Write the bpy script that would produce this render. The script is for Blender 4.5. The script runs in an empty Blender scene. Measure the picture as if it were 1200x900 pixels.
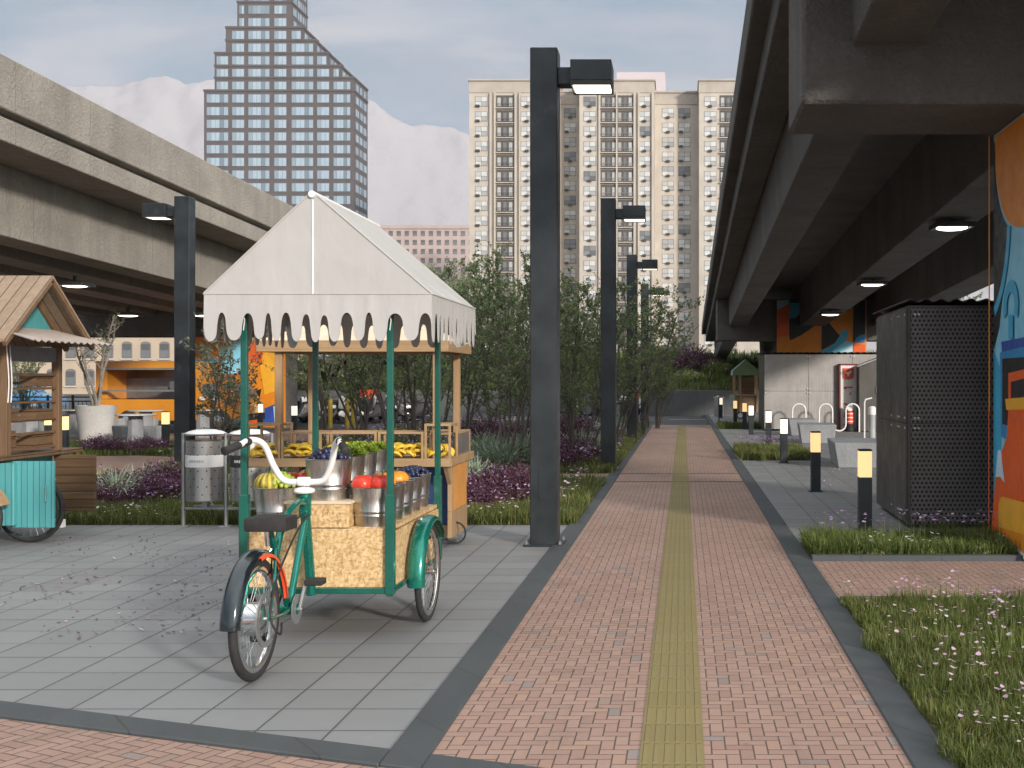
SUN_EL, SUN_AZ, SUN_E, SUN_ANG = 17, 141, 3.3, 5.0
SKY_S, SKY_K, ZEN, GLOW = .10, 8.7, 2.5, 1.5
CLOUD_OFF = (0.6,2.3,0)
HAZE, HAZE_TOP = .00013, 720
EXPO = 0.33
import bpy, bmesh, math, random
import numpy as np
from mathutils import Vector, Matrix
random.seed(7)
rng = np.random.default_rng(11)
scene = bpy.context.scene
COL = scene.collection
F = 1334.0; CAMH = 1.6; VX, VY = 801.0, 445.0
R = math.radians

def PX(px, Y): return (px - VX) * Y / F
def PZ(py, Y): return CAMH - (py - VY) * Y / F
def GY(py): return CAMH * F / (py - VY)

# ------------------------------------------------------------------ mesh builder
class MB:
    def __init__(s):
        s.v = []; s.f = []; s.m = []
    def add(s, vs, fs, m=0):
        o = len(s.v)
        s.v.extend([tuple(p) for p in vs])
        for f in fs:
            s.f.append([i + o for i in f]); s.m.append(m)
        return s
    def box(s, x0, x1, y0, y1, z0, z1, m=0):
        if x0 > x1: x0, x1 = x1, x0
        if y0 > y1: y0, y1 = y1, y0
        if z0 > z1: z0, z1 = z1, z0
        vs = [(x0,y0,z0),(x1,y0,z0),(x1,y1,z0),(x0,y1,z0),(x0,y0,z1),(x1,y0,z1),(x1,y1,z1),(x0,y1,z1)]
        return s.add(vs, [(3,2,1,0),(4,5,6,7),(0,1,5,4),(1,2,6,5),(2,3,7,6),(3,0,4,7)], m)
    def obox(s, c, size, rot=(0,0,0), m=0):
        M = Matrix.Translation(c) @ (Matrix.Rotation(rot[2],4,'Z') @ Matrix.Rotation(rot[1],4,'Y') @ Matrix.Rotation(rot[0],4,'X'))
        a,b,d = size[0]/2, size[1]/2, size[2]/2
        vs = [M @ Vector(p) for p in [(-a,-b,-d),(a,-b,-d),(a,b,-d),(-a,b,-d),(-a,-b,d),(a,-b,d),(a,b,d),(-a,b,d)]]
        return s.add(vs, [(3,2,1,0),(4,5,6,7),(0,1,5,4),(1,2,6,5),(2,3,7,6),(3,0,4,7)], m)
    def bar(s, p0, p1, w, h, m=0, up=(0,0,1)):
        p0, p1 = Vector(p0), Vector(p1); d = (p1-p0).normalized(); u = Vector(up)
        if abs(d.dot(u)) > .98: u = Vector((0,1,0))
        a = d.cross(u).normalized()*w/2; b = a.cross(d).normalized()*h/2
        vs = [p0-a-b, p0+a-b, p0+a+b, p0-a+b, p1-a-b, p1+a-b, p1+a+b, p1-a+b]
        return s.add(vs, [(0,1,2,3),(7,6,5,4),(4,5,1,0),(5,6,2,1),(6,7,3,2),(7,4,0,3)], m)
    def tube(s, pts, r, n=10, m=0, closed=False):
        pts = [Vector(p) for p in pts]; k = len(pts)
        rs = r if isinstance(r, (list, tuple)) else [r]*k
        vs = []; prev = None
        for i, p in enumerate(pts):
            if closed: d = pts[(i+1)%k] - pts[i-1]
            else: d = pts[min(i+1,k-1)] - pts[max(i-1,0)]
            d.normalize()
            if prev is None:
                u = Vector((0,0,1)) if abs(d.z) < .9 else Vector((0,1,0))
                a = d.cross(u).normalized()
            else:
                a = prev - d*prev.dot(d)
                a = a.normalized() if a.length > 1e-6 else d.orthogonal().normalized()
            prev = a; b = d.cross(a)
            for j in range(n):
                t = 2*math.pi*j/n
                vs.append(p + (a*math.cos(t) + b*math.sin(t))*rs[i])
        fs = []
        for i in range(k if closed else k-1):
            i2 = (i+1) % k
            for j in range(n):
                j2 = (j+1) % n
                fs.append((i*n+j, i*n+j2, i2*n+j2, i2*n+j))
        if not closed:
            fs.append(tuple(reversed(range(n)))); fs.append(tuple(range((k-1)*n, k*n)))
        return s.add(vs, fs, m)
    def lathe(s, prof, c=(0,0,0), n=24, m=0, axis='Z', closed=False):
        vs = []; k = len(prof)
        for r, h in prof:
            for j in range(n):
                t = 2*math.pi*j/n; x, y = r*math.cos(t), r*math.sin(t)
                p = {'Z': (x,y,h), 'X': (h,x,y), 'Y': (y,h,x)}[axis]
                vs.append((p[0]+c[0], p[1]+c[1], p[2]+c[2]))
        fs = []
        for i in range(k if closed else k-1):
            i2 = (i+1) % k
            for j in range(n):
                j2 = (j+1) % n
                fs.append((i*n+j, i*n+j2, i2*n+j2, i2*n+j))
        if not closed:
            if prof[0][0] > 1e-4: fs.append(tuple(reversed(range(n))))
            if prof[-1][0] > 1e-4: fs.append(tuple(range((k-1)*n, k*n)))
        return s.add(vs, fs, m)
    def prism(s, poly, d0, d1, plane='XZ', m=0, shift=(0,0)):
        """poly in a plane pushed from d0 to d1 along the third axis; shift = (du, dv) drift per unit."""
        def pt(u, v, d):
            u = u + shift[0]*(d-d0); v = v + shift[1]*(d-d0)
            return {'XZ': (u,d,v), 'YZ': (d,u,v), 'XY': (u,v,d)}[plane]
        k = len(poly)
        vs = [pt(u,v,d0) for u,v in poly] + [pt(u,v,d1) for u,v in poly]
        fs = [tuple(range(k)), tuple(reversed(range(k,2*k)))]
        for i in range(k):
            j = (i+1) % k
            fs.append((i, i+k, j+k, j))
        return s.add(vs, fs, m)
    def sphere(s, c, r, sc=(1,1,1), n=12, k=8, m=0, f=None):
        vs = [(0,0,-1)]; 
        for i in range(1,k):
            a = -math.pi/2 + math.pi*i/k
            for j in range(n):
                t = 2*math.pi*j/n
                vs.append((math.cos(a)*math.cos(t), math.cos(a)*math.sin(t), math.sin(a)))
        vs.append((0,0,1))
        if f: vs = [f(p) for p in vs]
        vs = [(c[0]+p[0]*r*sc[0], c[1]+p[1]*r*sc[1], c[2]+p[2]*r*sc[2]) for p in vs]
        fs = []
        for j in range(n): fs.append((0, 1+(j+1)%n, 1+j))
        for i in range(k-2):
            for j in range(n):
                a, b = 1+i*n+j, 1+i*n+(j+1)%n
                fs.append((a, b, b+n, a+n))
        l = len(vs)-1
        for j in range(n): fs.append((l, 1+(k-2)*n+j, 1+(k-2)*n+(j+1)%n))
        return s.add(vs, fs, m)
    def build(s, name, mats, parent=None, bevel=0, smooth=False, seg=1, ang=32, off=None):
        if not isinstance(mats, (list, tuple)): mats = [mats]
        o3 = Vector((0,0,0))
        if off is not None: o3 = Vector(off)
        elif parent is not None: o3 = ROOTLOC.get(parent.name, Vector((0,0,0)))
        me = bpy.data.meshes.new(name)
        me.from_pydata([(p[0]-o3[0], p[1]-o3[1], p[2]-o3[2]) for p in s.v], [], s.f)
        for mt in mats: me.materials.append(mt)
        me.polygons.foreach_set('material_index', s.m)
        bm = bmesh.new(); bm.from_mesh(me)
        bmesh.ops.recalc_face_normals(bm, faces=bm.faces)
        if bevel:
            es = [e for e in bm.edges if len(e.link_faces) == 2 and e.calc_face_angle(0) > R(30)]
            bmesh.ops.bevel(bm, geom=es, offset=bevel, segments=seg, profile=.6, affect='EDGES', clamp_overlap=True)
        bm.to_mesh(me); bm.free()
        if smooth:
            me.shade_smooth(); me.set_sharp_from_angle(angle=R(ang))
        o = bpy.data.objects.new(name, me); COL.objects.link(o)
        if parent is not None:
            o.parent = parent; ROOTLOC[o.name] = o3
        return o
ROOTLOC = {}

def tag(o, label=None, cat=None, group=None, kind=None):
    if label: o['label'] = label
    if cat: o['category'] = cat
    if group: o['group'] = group
    if kind: o['kind'] = kind
    return o
def thing(name, label, cat, loc=(0,0,0), group=None):
    o = bpy.data.objects.new(name, None); COL.objects.link(o); o.location = loc
    o.empty_display_size = .1
    ROOTLOC[o.name] = Vector(loc)
    return tag(o, label, cat, group)
def kids(o): return list(o.children)
KIDS = {}
def dup(root, loc=None, rotz=None, label=None, group=None, scale=None):
    r = root.copy(); COL.objects.link(r)
    if loc is not None: r.location = loc
    if rotz is not None: r.rotation_euler = (0,0,rotz)
    if label: r['label'] = label
    if group: r['group'] = group
    if scale is not None: r.scale = scale if isinstance(scale, (tuple,list)) else (scale,)*3
    def rec(src, dst):
        for ch in list(src.children):
            c = ch.copy(); COL.objects.link(c); c.parent = dst
            rec(ch, c)
    rec(root, r)
    return r
def solo(mb, name, mats, label, cat, group=None, loc=None, **k):
    """a thing that is one mesh, with its origin at loc"""
    o = mb.build(name, mats, off=loc or (0,0,0), **k)
    if loc is not None: o.location = loc
    return tag(o, label, cat, group)
def struct(mb, name, mats, **k):
    o = mb.build(name, mats, **k); o['kind'] = 'structure'; return o
def np_mesh(name, verts, faces, mats, mi=None, smooth=False):
    """faces: int array (n, k)"""
    me = bpy.data.meshes.new(name); nf, k = faces.shape
    me.vertices.add(len(verts)); me.vertices.foreach_set('co', verts.astype(np.float32).ravel())
    me.loops.add(nf*k); me.loops.foreach_set('vertex_index', faces.astype(np.int32).ravel())
    me.polygons.add(nf); me.polygons.foreach_set('loop_start', np.arange(0, nf*k, k, dtype=np.int32))
    try: me.polygons.foreach_set('loop_total', np.full(nf, k, dtype=np.int32))
    except Exception: pass
    for m in (mats if isinstance(mats, (list,tuple)) else [mats]): me.materials.append(m)
    if mi is not None: me.polygons.foreach_set('material_index', mi.astype(np.int32))
    me.update(calc_edges=True)
    if smooth: me.shade_smooth()
    return me
def link_np(name, me, loc=(0,0,0), parent=None):
    o = bpy.data.objects.new(name, me); COL.objects.link(o); o.location = loc
    if parent is not None: o.parent = parent
    return o

# ------------------------------------------------------------------ materials
class NT:
    def __init__(s, name):
        s.mat = bpy.data.materials.new(name); s.mat.use_nodes = True
        s.t = s.mat.node_tree; s.b = s.t.nodes['Principled BSDF']; s.out = s.t.nodes['Material Output']
    def n(s, typ, **kw):
        o = s.t.nodes.new(typ)
        for k, v in kw.items(): setattr(o, k, v)
        return o
    def set(s, sock, v):
        if hasattr(v, 'is_output'): s.t.links.new(v, sock)
        elif v is not None: sock.default_value = v
    def math(s, op, a, b=None, c=None, clamp=False):
        o = s.n('ShaderNodeMath', operation=op, use_clamp=clamp)
        s.set(o.inputs[0], a)
        if b is not None: s.set(o.inputs[1], b)
        if c is not None: s.set(o.inputs[2], c)
        return o.outputs[0]
    def pos(s, kind='world'):
        if kind == 'world': return s.n('ShaderNodeNewGeometry').outputs['Position']
        return s.n('ShaderNodeTexCoord').outputs['Object']
    def map(s, vec, scale=(1,1,1), rot=(0,0,0), loc=(0,0,0)):
        o = s.n('ShaderNodeMapping'); s.set(o.inputs['Vector'], vec)
        o.inputs['Scale'].default_value = scale; o.inputs['Rotation'].default_value = rot; o.inputs['Location'].default_value = loc
        return o.outputs[0]
    def noise(s, vec, scale=5, detail=4, rough=.55, dist=0, out='Fac'):
        o = s.n('ShaderNodeTexNoise'); s.set(o.inputs['Vector'], vec)
        o.inputs['Scale'].default_value = scale; o.inputs['Detail'].default_value = detail
        o.inputs['Roughness'].default_value = rough; o.inputs['Distortion'].default_value = dist
        return o.outputs[out]
    def voro(s, vec, scale=5, out='Color', feature='F1', rnd=1):
        o = s.n('ShaderNodeTexVoronoi', feature=feature); s.set(o.inputs['Vector'], vec)
        o.inputs['Scale'].default_value = scale; o.inputs['Randomness'].default_value = rnd
        return o.outputs[out]
    def ramp(s, fac, stops, interp='LINEAR'):
        o = s.n('ShaderNodeValToRGB'); o.color_ramp.interpolation = interp
        e = o.color_ramp.elements
        while len(e) > 1: e.remove(e[0])
        e[0].position = stops[0][0]; e[0].color = (*stops[0][1], 1)
        for p, c in stops[1:]:
            x = e.new(p); x.color = (*c, 1)
        s.set(o.inputs[0], fac); return o.outputs[0]
    def mix(s, fac, a, b, blend='MIX'):
        o = s.n('ShaderNodeMix', data_type='RGBA', blend_type=blend)
        s.set(o.inputs[0], fac)
        for i, v in ((6,a),(7,b)):
            if isinstance(v, (tuple,list)): o.inputs[i].default_value = (*v[:3], 1)
            else: s.set(o.inputs[i], v)
        return o.outputs[2]
    def mr(s, v, a, b, c=0, d=1):
        o = s.n('ShaderNodeMapRange'); s.set(o.inputs[0], v)
        for i, x in enumerate((a,b,c,d)): o.inputs[i+1].default_value = x
        return o.outputs[0]
    def bump(s, h, strength=.3, dist=.01):
        o = s.n('ShaderNodeBump'); s.set(o.inputs['Height'], h)
        o.inputs['Strength'].default_value = strength; o.inputs['Distance'].default_value = dist
        s.t.links.new(o.outputs[0], s.b.inputs['Normal'])
    def sep(s, v):
        o = s.n('ShaderNodeSeparateXYZ'); s.set(o.inputs[0], v); return o.outputs
    def comb(s, x, y, z=0):
        o = s.n('ShaderNodeCombineXYZ')
        for i, v in enumerate((x,y,z)): s.set(o.inputs[i], v)
        return o.outputs[0]
    def fin(s, col=None, rough=None, metal=None, spec=None):
        if col is not None:
            if isinstance(col, (tuple,list)): s.b.inputs['Base Color'].default_value = (*col[:3],1)
            else: s.t.links.new(col, s.b.inputs['Base Color'])
        if rough is not None: s.set(s.b.inputs['Roughness'], rough)
        if metal is not None: s.b.inputs['Metallic'].default_value = metal
        if spec is not None: s.b.inputs['Specular IOR Level'].default_value = spec
        return s.mat

def plain(name, col, rough=.6, metal=0, var=.12, scale=6, bump=0, bscale=40, bdist=.004, spec=None, wear=None, coat=0, rvar=.12):
    t = NT(name); p = t.pos('world')
    n1 = t.noise(p, scale, 5, .6); 
    c = t.mix(t.mr(n1, .3, .7), tuple(x*(1-var) for x in col), tuple(min(1,x*(1+var)) for x in col))
    if wear:
        c = t.mix(t.mr(t.noise(p, wear[1], 6, .7), wear[2], wear[2]+.12), c, wear[0])
    rr = t.mr(t.noise(p, scale*2.3, 4), .3, .7, max(.02, rough-rvar), min(1, rough+rvar))
    if bump: t.bump(t.noise(p, bscale, 5, .6), bump, bdist)
    if coat: t.b.inputs['Coat Weight'].default_value = coat; t.b.inputs['Coat Roughness'].default_value = .12
    return t.fin(c, rr, metal, spec)
def emit(name, col, strength):
    t = NT(name); t.b.inputs['Emission Color'].default_value = (*col,1); t.b.inputs['Emission Strength'].default_value = strength
    return t.fin(col, .5)
def wood(name, col, dark, axis='X', scale=1, plank=None, rough=.6):
    t = NT(name); p = t.pos('world')
    sc = {'X': (1.5,22,22), 'Y': (22,1.5,22), 'Z': (22,22,1.5)}[axis]
    q = t.map(p, tuple(v*scale for v in sc))
    n1 = t.noise(q, 1.0, 6, .6, .6); n2 = t.noise(q, 4.0, 3, .6)
    c = t.mix(t.mr(n1, .3, .7), dark, col)
    c = t.mix(t.mr(n2, .55, .8, 0, .35), c, tuple(x*.55 for x in dark))
    if plank:
        ax, w = plank; x = t.sep(p)[ax]
        u = t.math('DIVIDE', x, w); fr = t.math('FRACT', u)
        d = t.math('MINIMUM', fr, t.math('SUBTRACT', 1.0, fr))
        wn = t.n('ShaderNodeTexWhiteNoise', noise_dimensions='1D'); t.set(wn.inputs['W'], t.math('FLOOR', u))
        c = t.mix(t.mr(wn.outputs[0], 0, 1, 0, .3), c, tuple(x*.7 for x in dark))
        g = t.mr(d, .02, .06)
        c = t.mix(g, tuple(x*.25 for x in dark), c)
        t.bump(t.math('ADD', t.math('MULTIPLY', g, 1.0), t.math('MULTIPLY', n1, .12)), .6, .006)
    else: t.bump(n1, .15, .004)
    return t.fin(c, rough)

def herring(name, u=.0605, rot=0.0, dark=.71):
    t = NT(name); p = t.pos('world')
    if rot: p = t.map(p, rot=(0,0,rot))
    wob = t.noise(p, 3.0, 2, .5, out='Color')
    x0, y0, _ = t.sep(p)
    x = t.math('DIVIDE', x0, u); y = t.math('DIVIDE', y0, u*1.03)
    i = t.math('FLOOR', x); j = t.math('FLOOR', y); fx = t.math('FRACT', x); fy = t.math('FRACT', y)
    k = t.math('FLOORED_MODULO', t.math('SUBTRACT', i, j), 4.0)
    eq = [t.math('COMPARE', k, float(a), .1) for a in range(4)]
    dL = t.math('MULTIPLY_ADD', eq[1], 9.0, fx); dR = t.math('MULTIPLY_ADD', eq[0], 9.0, t.math('SUBTRACT', 1.0, fx))
    dB = t.math('MULTIPLY_ADD', eq[2], 9.0, fy); dT = t.math('MULTIPLY_ADD', eq[3], 9.0, t.math('SUBTRACT', 1.0, fy))
    d = t.math('MINIMUM', t.math('MINIMUM', dL, dR), t.math('MINIMUM', dB, dT))
    jn = t.noise(p, 60, 3)
    d2 = t.math('ADD', d, t.math('MULTIPLY', t.math('SUBTRACT', jn, .5), .07))
    g = t.mr(d2, .02, .07)
    bi = t.math('SUBTRACT', i, eq[1]); bj = t.math('SUBTRACT', j, eq[2])
    wn = t.n('ShaderNodeTexWhiteNoise', noise_dimensions='2D'); t.set(wn.inputs['Vector'], t.comb(bi, bj))
    D = dark
    c = t.ramp(wn.outputs[0], [(0,(.39*D,.24*D,.185*D)), (.25,(.46*D,.295*D,.23*D)), (.55,(.51*D,.33*D,.26*D)), (.8,(.43*D,.26*D,.205*D)), (.955,(.52*D,.325*D,.235*D)), (.972,(.27*D,.225*D,.21*D)), (1,(.35*D,.30*D,.28*D))])
    big = t.noise(p, .55, 4, .6)
    c = t.mix(t.mr(big, .35, .75, 0, .42), c, (.30*D,.205*D,.16*D))
    dirt = t.noise(t.map(p, (2.2,.55,1)), 1.3, 7, .7); c = t.mix(t.mr(dirt, .54, .74, 0, .45), c, (.17*D,.13*D,.11*D))
    spot = t.voro(p, 3.1, 'Distance'); c = t.mix(t.mr(spot, .03, .06, .5, 0), c, (.1,.09,.085))
    c = t.mix(t.mr(t.noise(p, 45, 4), .35, .8, 0, .3), c, (.5*D,.32*D,.25*D))
    # weeds in a few joints
    wd = t.math('MULTIPLY', t.mr(t.noise(p, 5.5, 3), .66, .7), t.mr(d2, .17, .08))
    c = t.mix(g, (.125*D,.09*D,.075*D), c); c = t.mix(wd, c, (.10,.105,.045))
    h = t.math('ADD', g, t.math('MULTIPLY', wn.outputs[0], .35))
    t.bump(t.math('ADD', h, t.math('MULTIPLY', jn, .15)), .75, .006)
    return t.fin(c, t.mr(big, .3, .7, .62, .82))

def slabs(name, ox=-1.264, oy=6.219, s=.3426, col=(.228,.234,.236)):
    t = NT(name); p = t.pos('world'); x0, y0, _ = t.sep(p)
    x = t.math('DIVIDE', t.math('SUBTRACT', x0, ox), s); y = t.math('DIVIDE', t.math('SUBTRACT', y0, oy), s)
    i = t.math('FLOOR', x); j = t.math('FLOOR', y); fx = t.math('FRACT', x); fy = t.math('FRACT', y)
    dx = t.math('MINIMUM', fx, t.math('SUBTRACT', 1.0, fx)); dy = t.math('MINIMUM', fy, t.math('SUBTRACT', 1.0, fy))
    wn = t.n('ShaderNodeTexWhiteNoise', noise_dimensions='2D'); t.set(wn.inputs['Vector'], t.comb(i, j))
    gx = t.mr(dx, .006, .015); gy = t.mr(dy, .007, .020)
    wj = t.n('ShaderNodeTexWhiteNoise', noise_dimensions='1D'); t.set(wj.inputs['W'], t.math('FLOOR', t.math('ADD', y, .5)))
    gy = t.math('MAXIMUM', gy, t.math('MULTIPLY', wj.outputs[0], .8))
    g = t.math('MINIMUM', gx, gy)
    c = t.mix(wn.outputs[0], tuple(v*.88 for v in col), tuple(v*1.08 for v in col))
    fine = t.noise(p, 150, 3, .7); c = t.mix(t.mr(fine, .3, .72, 0, .5), c, tuple(v*.62 for v in col))
    big = t.noise(p, .9, 5, .6); c = t.mix(t.mr(big, .42, .75, 0, .35), c, (.165,.158,.148))
    sp = t.mr(t.noise(p, 2.6, 6, .75), .62, .72, 0, .25); c = t.mix(sp, c, (.29,.285,.275))
    gum = t.voro(t.map(p, (1,1,1)), 2.3, 'Distance'); c = t.mix(t.mr(gum, .025, .05, .55, 0), c, (.12,.115,.11))
    dr = t.noise(t.map(p, (1.1,.5,1)), 1.7, 7, .72); c = t.mix(t.mr(dr, .55, .78, 0, .4), c, (.125,.12,.112))
    c = t.mix(t.mr(t.math('MINIMUM', dx, dy), .0, .07, .22, 0), c, (.11,.105,.10))
    c = t.mix(g, (.045,.046,.046), c)
    t.bump(t.math('ADD', t.math('ADD', g, t.math('MULTIPLY', wn.outputs[0], .12)), t.math('MULTIPLY', fine, .07)), .7, .005)
    return t.fin(c, t.mr(big, .3, .7, .55, .75))

def tactile(name, ox=-.186, s=.274):
    t = NT(name); p = t.pos('world'); x0, y0, _ = t.sep(p)
    x = t.math('DIVIDE', t.math('SUBTRACT', x0, ox), s); y = t.math('DIVIDE', t.math('SUBTRACT', y0, .07), s)
    j = t.math('FLOOR', y); fy = t.math('FRACT', y)
    b = t.math('FRACT', t.math('MULTIPLY_ADD', x, 6.0, 0.0))
    bx = t.math('ABSOLUTE', t.math('SUBTRACT', b, .5)); dy = t.math('MINIMUM', fy, t.math('SUBTRACT', 1.0, fy))
    barx = t.mr(bx, .27, .19); bary = t.mr(dy, .035, .07); h = t.math('MULTIPLY', barx, bary)
    joint = t.mr(dy, .008, .02)
    wn = t.n('ShaderNodeTexWhiteNoise', noise_dimensions='1D'); t.set(wn.inputs['W'], j)
    c = t.mix(wn.outputs[0], (.195,.158,.058), (.22,.18,.072))
    c = t.mix(t.mr(t.noise(p, 1.5, 5, .65), .4, .75, 0, .45), c, (.19,.16,.08))
    c = t.mix(t.mr(t.noise(p, 70, 3), .35, .75, 0, .3), c, (.24,.19,.075))
    c = t.mix(t.mr(h, 0, .5, .2, 0), c, (.17,.125,.045))
    c = t.mix(joint, (.21,.16,.06), c)
    t.bump(t.math('ADD', h, t.math('MULTIPLY', joint, .5)), .7, .007)
    return t.fin(c, .78)

def leafy(name, a, b, c3=None, rough=.55, trans=.25, big=.35):
    t = NT(name); g = t.n('ShaderNodeNewGeometry')
    c = t.ramp(g.outputs['Random Per Island'], [(0,a),(.55,b),(1,c3 or tuple(min(1,x*1.35) for x in b))])
    c = t.mix(t.mr(t.noise(g.outputs['Position'], .9, 3), .35, .7, 0, big), c, tuple(x*.7 for x in a))
    m = t.fin(c, rough)
    tr = t.n('ShaderNodeBsdfTranslucent'); t.set(tr.inputs[0], c)
    mx = t.n('ShaderNodeMixShader'); mx.inputs[0].default_value = trans
    t.t.links.new(t.b.outputs[0], mx.inputs[1]); t.t.links.new(tr.outputs[0], mx.inputs[2])
    t.t.links.new(mx.outputs[0], t.out.inputs[0])
    return m

def concrete(name, col, bump=.5, bscale=9, stain=(.5,.5,.5), rough=.85, vert=True, bd=.05):
    t = NT(name); p = t.pos('world')
    n1 = t.noise(p, .8, 6, .65); n2 = t.noise(p, bscale, 7, .68, .4)
    c = t.mix(t.mr(n1, .3, .72), tuple(x*.72 for x in col), tuple(x*1.15 for x in col))
    st = t.noise(t.map(p, (1.4,1.4,.16)), 1.6, 5, .6)
    c = t.mix(t.mr(st, .5, .78, 0, .55), c, tuple(x*s for x, s in zip(col, stain)))
    c = t.mix(t.mr(n2, .35, .7, 0, .5), c, tuple(x*.55 for x in col))
    pits = t.voro(p, 26, 'Distance'); c = t.mix(t.mr(pits, .05, .16, .45, 0), c, tuple(x*.45 for x in col))
    y_ = t.sep(p)[1]; fr = t.math('FRACT', t.math('DIVIDE', y_, 2.45)); ln = t.mr(t.math('MINIMUM', fr, t.math('SUBTRACT', 1.0, fr)), .003, .007)
    if vert: c = t.mix(ln, tuple(x*.62 for x in col), c)
    t.bump(t.math('ADD', n2, t.math('MULTIPLY', t.mr(pits, .04, .2), .2)), bump, bd)
    return t.fin(c, rough)

def osb(name):
    t = NT(name); p = t.pos('world')
    w = t.noise(p, 9, 2, out='Color')
    q = t.n('ShaderNodeVectorMath', operation='ADD'); t.set(q.inputs[0], p)
    sc = t.n('ShaderNodeVectorMath', operation='SCALE'); t.set(sc.inputs[0], w); sc.inputs['Scale'].default_value = .05
    t.set(q.inputs[1], sc.outputs[0])
    a = t.voro(t.map(q.outputs[0], (95,50,42), (0,.7,0)), 1.0); b = t.voro(t.map(q.outputs[0], (46,50,100), (0,-.5,.3)), 1.0)
    s1 = t.sep(a)[0]; s2 = t.sep(b)[1]
    c = t.ramp(t.math('MULTIPLY_ADD', s1, .55, t.math('MULTIPLY', s2, .45)), [(.10,(.33,.20,.085)),(.32,(.48,.31,.14)),(.6,(.60,.415,.21)),(.9,(.70,.52,.30))])
    g = t.noise(t.map(p, (160,160,60)), 1, 3); c = t.mix(t.mr(g, .4, .75, 0, .25), c, (.3,.17,.06))
    t.bump(s1, .25, .003)
    return t.fin(c, .5)

def steel(name, col=(.55,.52,.49), rough=.3, axis='Z'):
    t = NT(name); p = t.pos('object')
    n = t.noise(t.map(p, (140,140,3) if axis == 'Z' else (3,140,140)), 1, 4, .6)
    c = t.mix(t.mr(n, .3, .7), tuple(x*.86 for x in col), col)
    c = t.mix(t.mr(t.noise(p, 7, 5, .6), .45, .8, 0, .35), c, tuple(x*.7 for x in col))
    t.bump(n, .06, .002)
    return t.fin(c, t.mr(n, .3, .7, rough-.07, rough+.1), 1.0)

M = {}
M['brick'] = herring('brick_paving'); M['brick_diag'] = herring('brick_paving_skewed', rot=R(26), dark=.69)
M['slab'] = slabs('grey_slab_paving'); M['tactile'] = tactile('tactile_yellow')
t = NT('dark_kerb_stone'); p = t.pos(); x_, y_, z_ = t.sep(p)
n1 = t.noise(p, 3, 6, .65); n2 = t.noise(p, 90, 3)
c = t.mix(t.mr(n1, .3, .7), (.042,.049,.053), (.066,.074,.078)); c = t.mix(t.mr(n2, .4, .75, 0, .4), c, (.045,.05,.052)); c = t.mix(t.mr(t.noise(p, .8, 6, .7), .5, .75, 0, .4), c, (.085,.083,.078))
fr = t.math('FRACT', t.math('DIVIDE', t.math('ADD', y_, t.math('MULTIPLY', x_, 1.31)), .93)); c = t.mix(t.mr(t.math('MINIMUM', fr, t.math('SUBTRACT', 1.0, fr)), .003, .008), (.03,.03,.03), c)
t.bump(n2, .3, .004); M['kerb'] = t.fin(c, t.mr(n1, .3, .7, .6, .8))
M['asphalt'] = plain('asphalt', (.05,.052,.055), .85, var=.25, scale=2, bump=.4, bscale=120)
M['soil'] = plain('soil', (.045,.036,.024), .95, var=.3, scale=8, bump=.6, bscale=30)
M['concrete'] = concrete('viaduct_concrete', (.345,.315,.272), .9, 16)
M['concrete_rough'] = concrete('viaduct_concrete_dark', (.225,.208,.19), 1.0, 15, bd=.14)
M['concrete_seat'] = concrete('seat_concrete', (.32,.33,.345), .3, 22)
M['concrete_white'] = concrete('white_concrete', (.56,.55,.53), .2, 22, (.8,.8,.8))
M['wall_grey'] = concrete('retaining_wall_concrete', (.11,.115,.118), .3, 14)
M['pole'] = plain('black_steel_pole', (.024,.030,.034), .42, .25, var=.45, scale=2.2, bump=.08, bscale=18, rvar=.1, wear=((.05,.06,.066), 2.6, .6))
M['green'] = plain('dark_green_paint', (.004,.085,.062), .35, 0, var=.12, coat=.4)
M['teal_metal'] = plain('teal_metallic_paint', (.005,.17,.125), .28, .55, var=.1, coat=.6)
M['osb'] = osb('osb_board'); M['steel'] = steel('brushed_bucket_steel')
t = NT('white_canvas'); p = t.pos(); wv = t.noise(t.map(p, (1,1,.5)), 4.5, 3, .5, .6); fn = t.noise(p, 260, 2)
c = t.mix(t.mr(t.noise(p, 2.4, 6, .65), .35, .75), (.49,.482,.47), (.44,.432,.42)); c = t.mix(t.mr(t.noise(t.map(p, (5,5,1.1)), 1.5, 6, .7), .55, .8, 0, .35), c, (.36,.335,.30)); c = t.mix(t.mr(fn, .35, .7, 0, .12), c, (.36,.35,.335))
t.bump(t.math('ADD', t.math('MULTIPLY', wv, 1.0), t.math('MULTIPLY', fn, .03)), .35, .03); t.fin(c, .92)
tr = t.n('ShaderNodeBsdfTranslucent'); t.set(tr.inputs[0], c); mx = t.n('ShaderNodeMixShader'); mx.inputs[0].default_value = .16
t.t.links.new(t.b.outputs[0], mx.inputs[1]); t.t.links.new(tr.outputs[0], mx.inputs[2]); t.t.links.new(mx.outputs[0], t.out.inputs[0]); M['canvas'] = t.mat
M['white'] = plain('white_paint', (.74,.73,.72), .35, var=.05)
M['chrome'] = plain('chrome', (.72,.72,.72), .16, 1.0, var=.06, rvar=.06)
M['dark_chrome'] = plain('black_glossy_paint', (.025,.035,.042), .12, .6, var=.2, coat=.8, rvar=.05)
M['black'] = plain('black_rubber', (.018,.017,.017), .75, var=.25, scale=14, bump=.2, bscale=90)
M['tyre'] = plain('tyre_rubber', (.022,.021,.021), .8, var=.3, scale=10, bump=.25, bscale=110)
M['red'] = plain('red_orange_paint', (.70,.085,.025), .4, var=.08)
M['wood'] = wood('oak_wood', (.375,.25,.135), (.26,.16,.08), 'X')
M['wood_z'] = wood('oak_wood_upright', (.375,.25,.135), (.26,.16,.08), 'Z')
M['wood_brown'] = wood('brown_stained_wood', (.20,.118,.062), (.115,.065,.034), 'Z')
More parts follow.
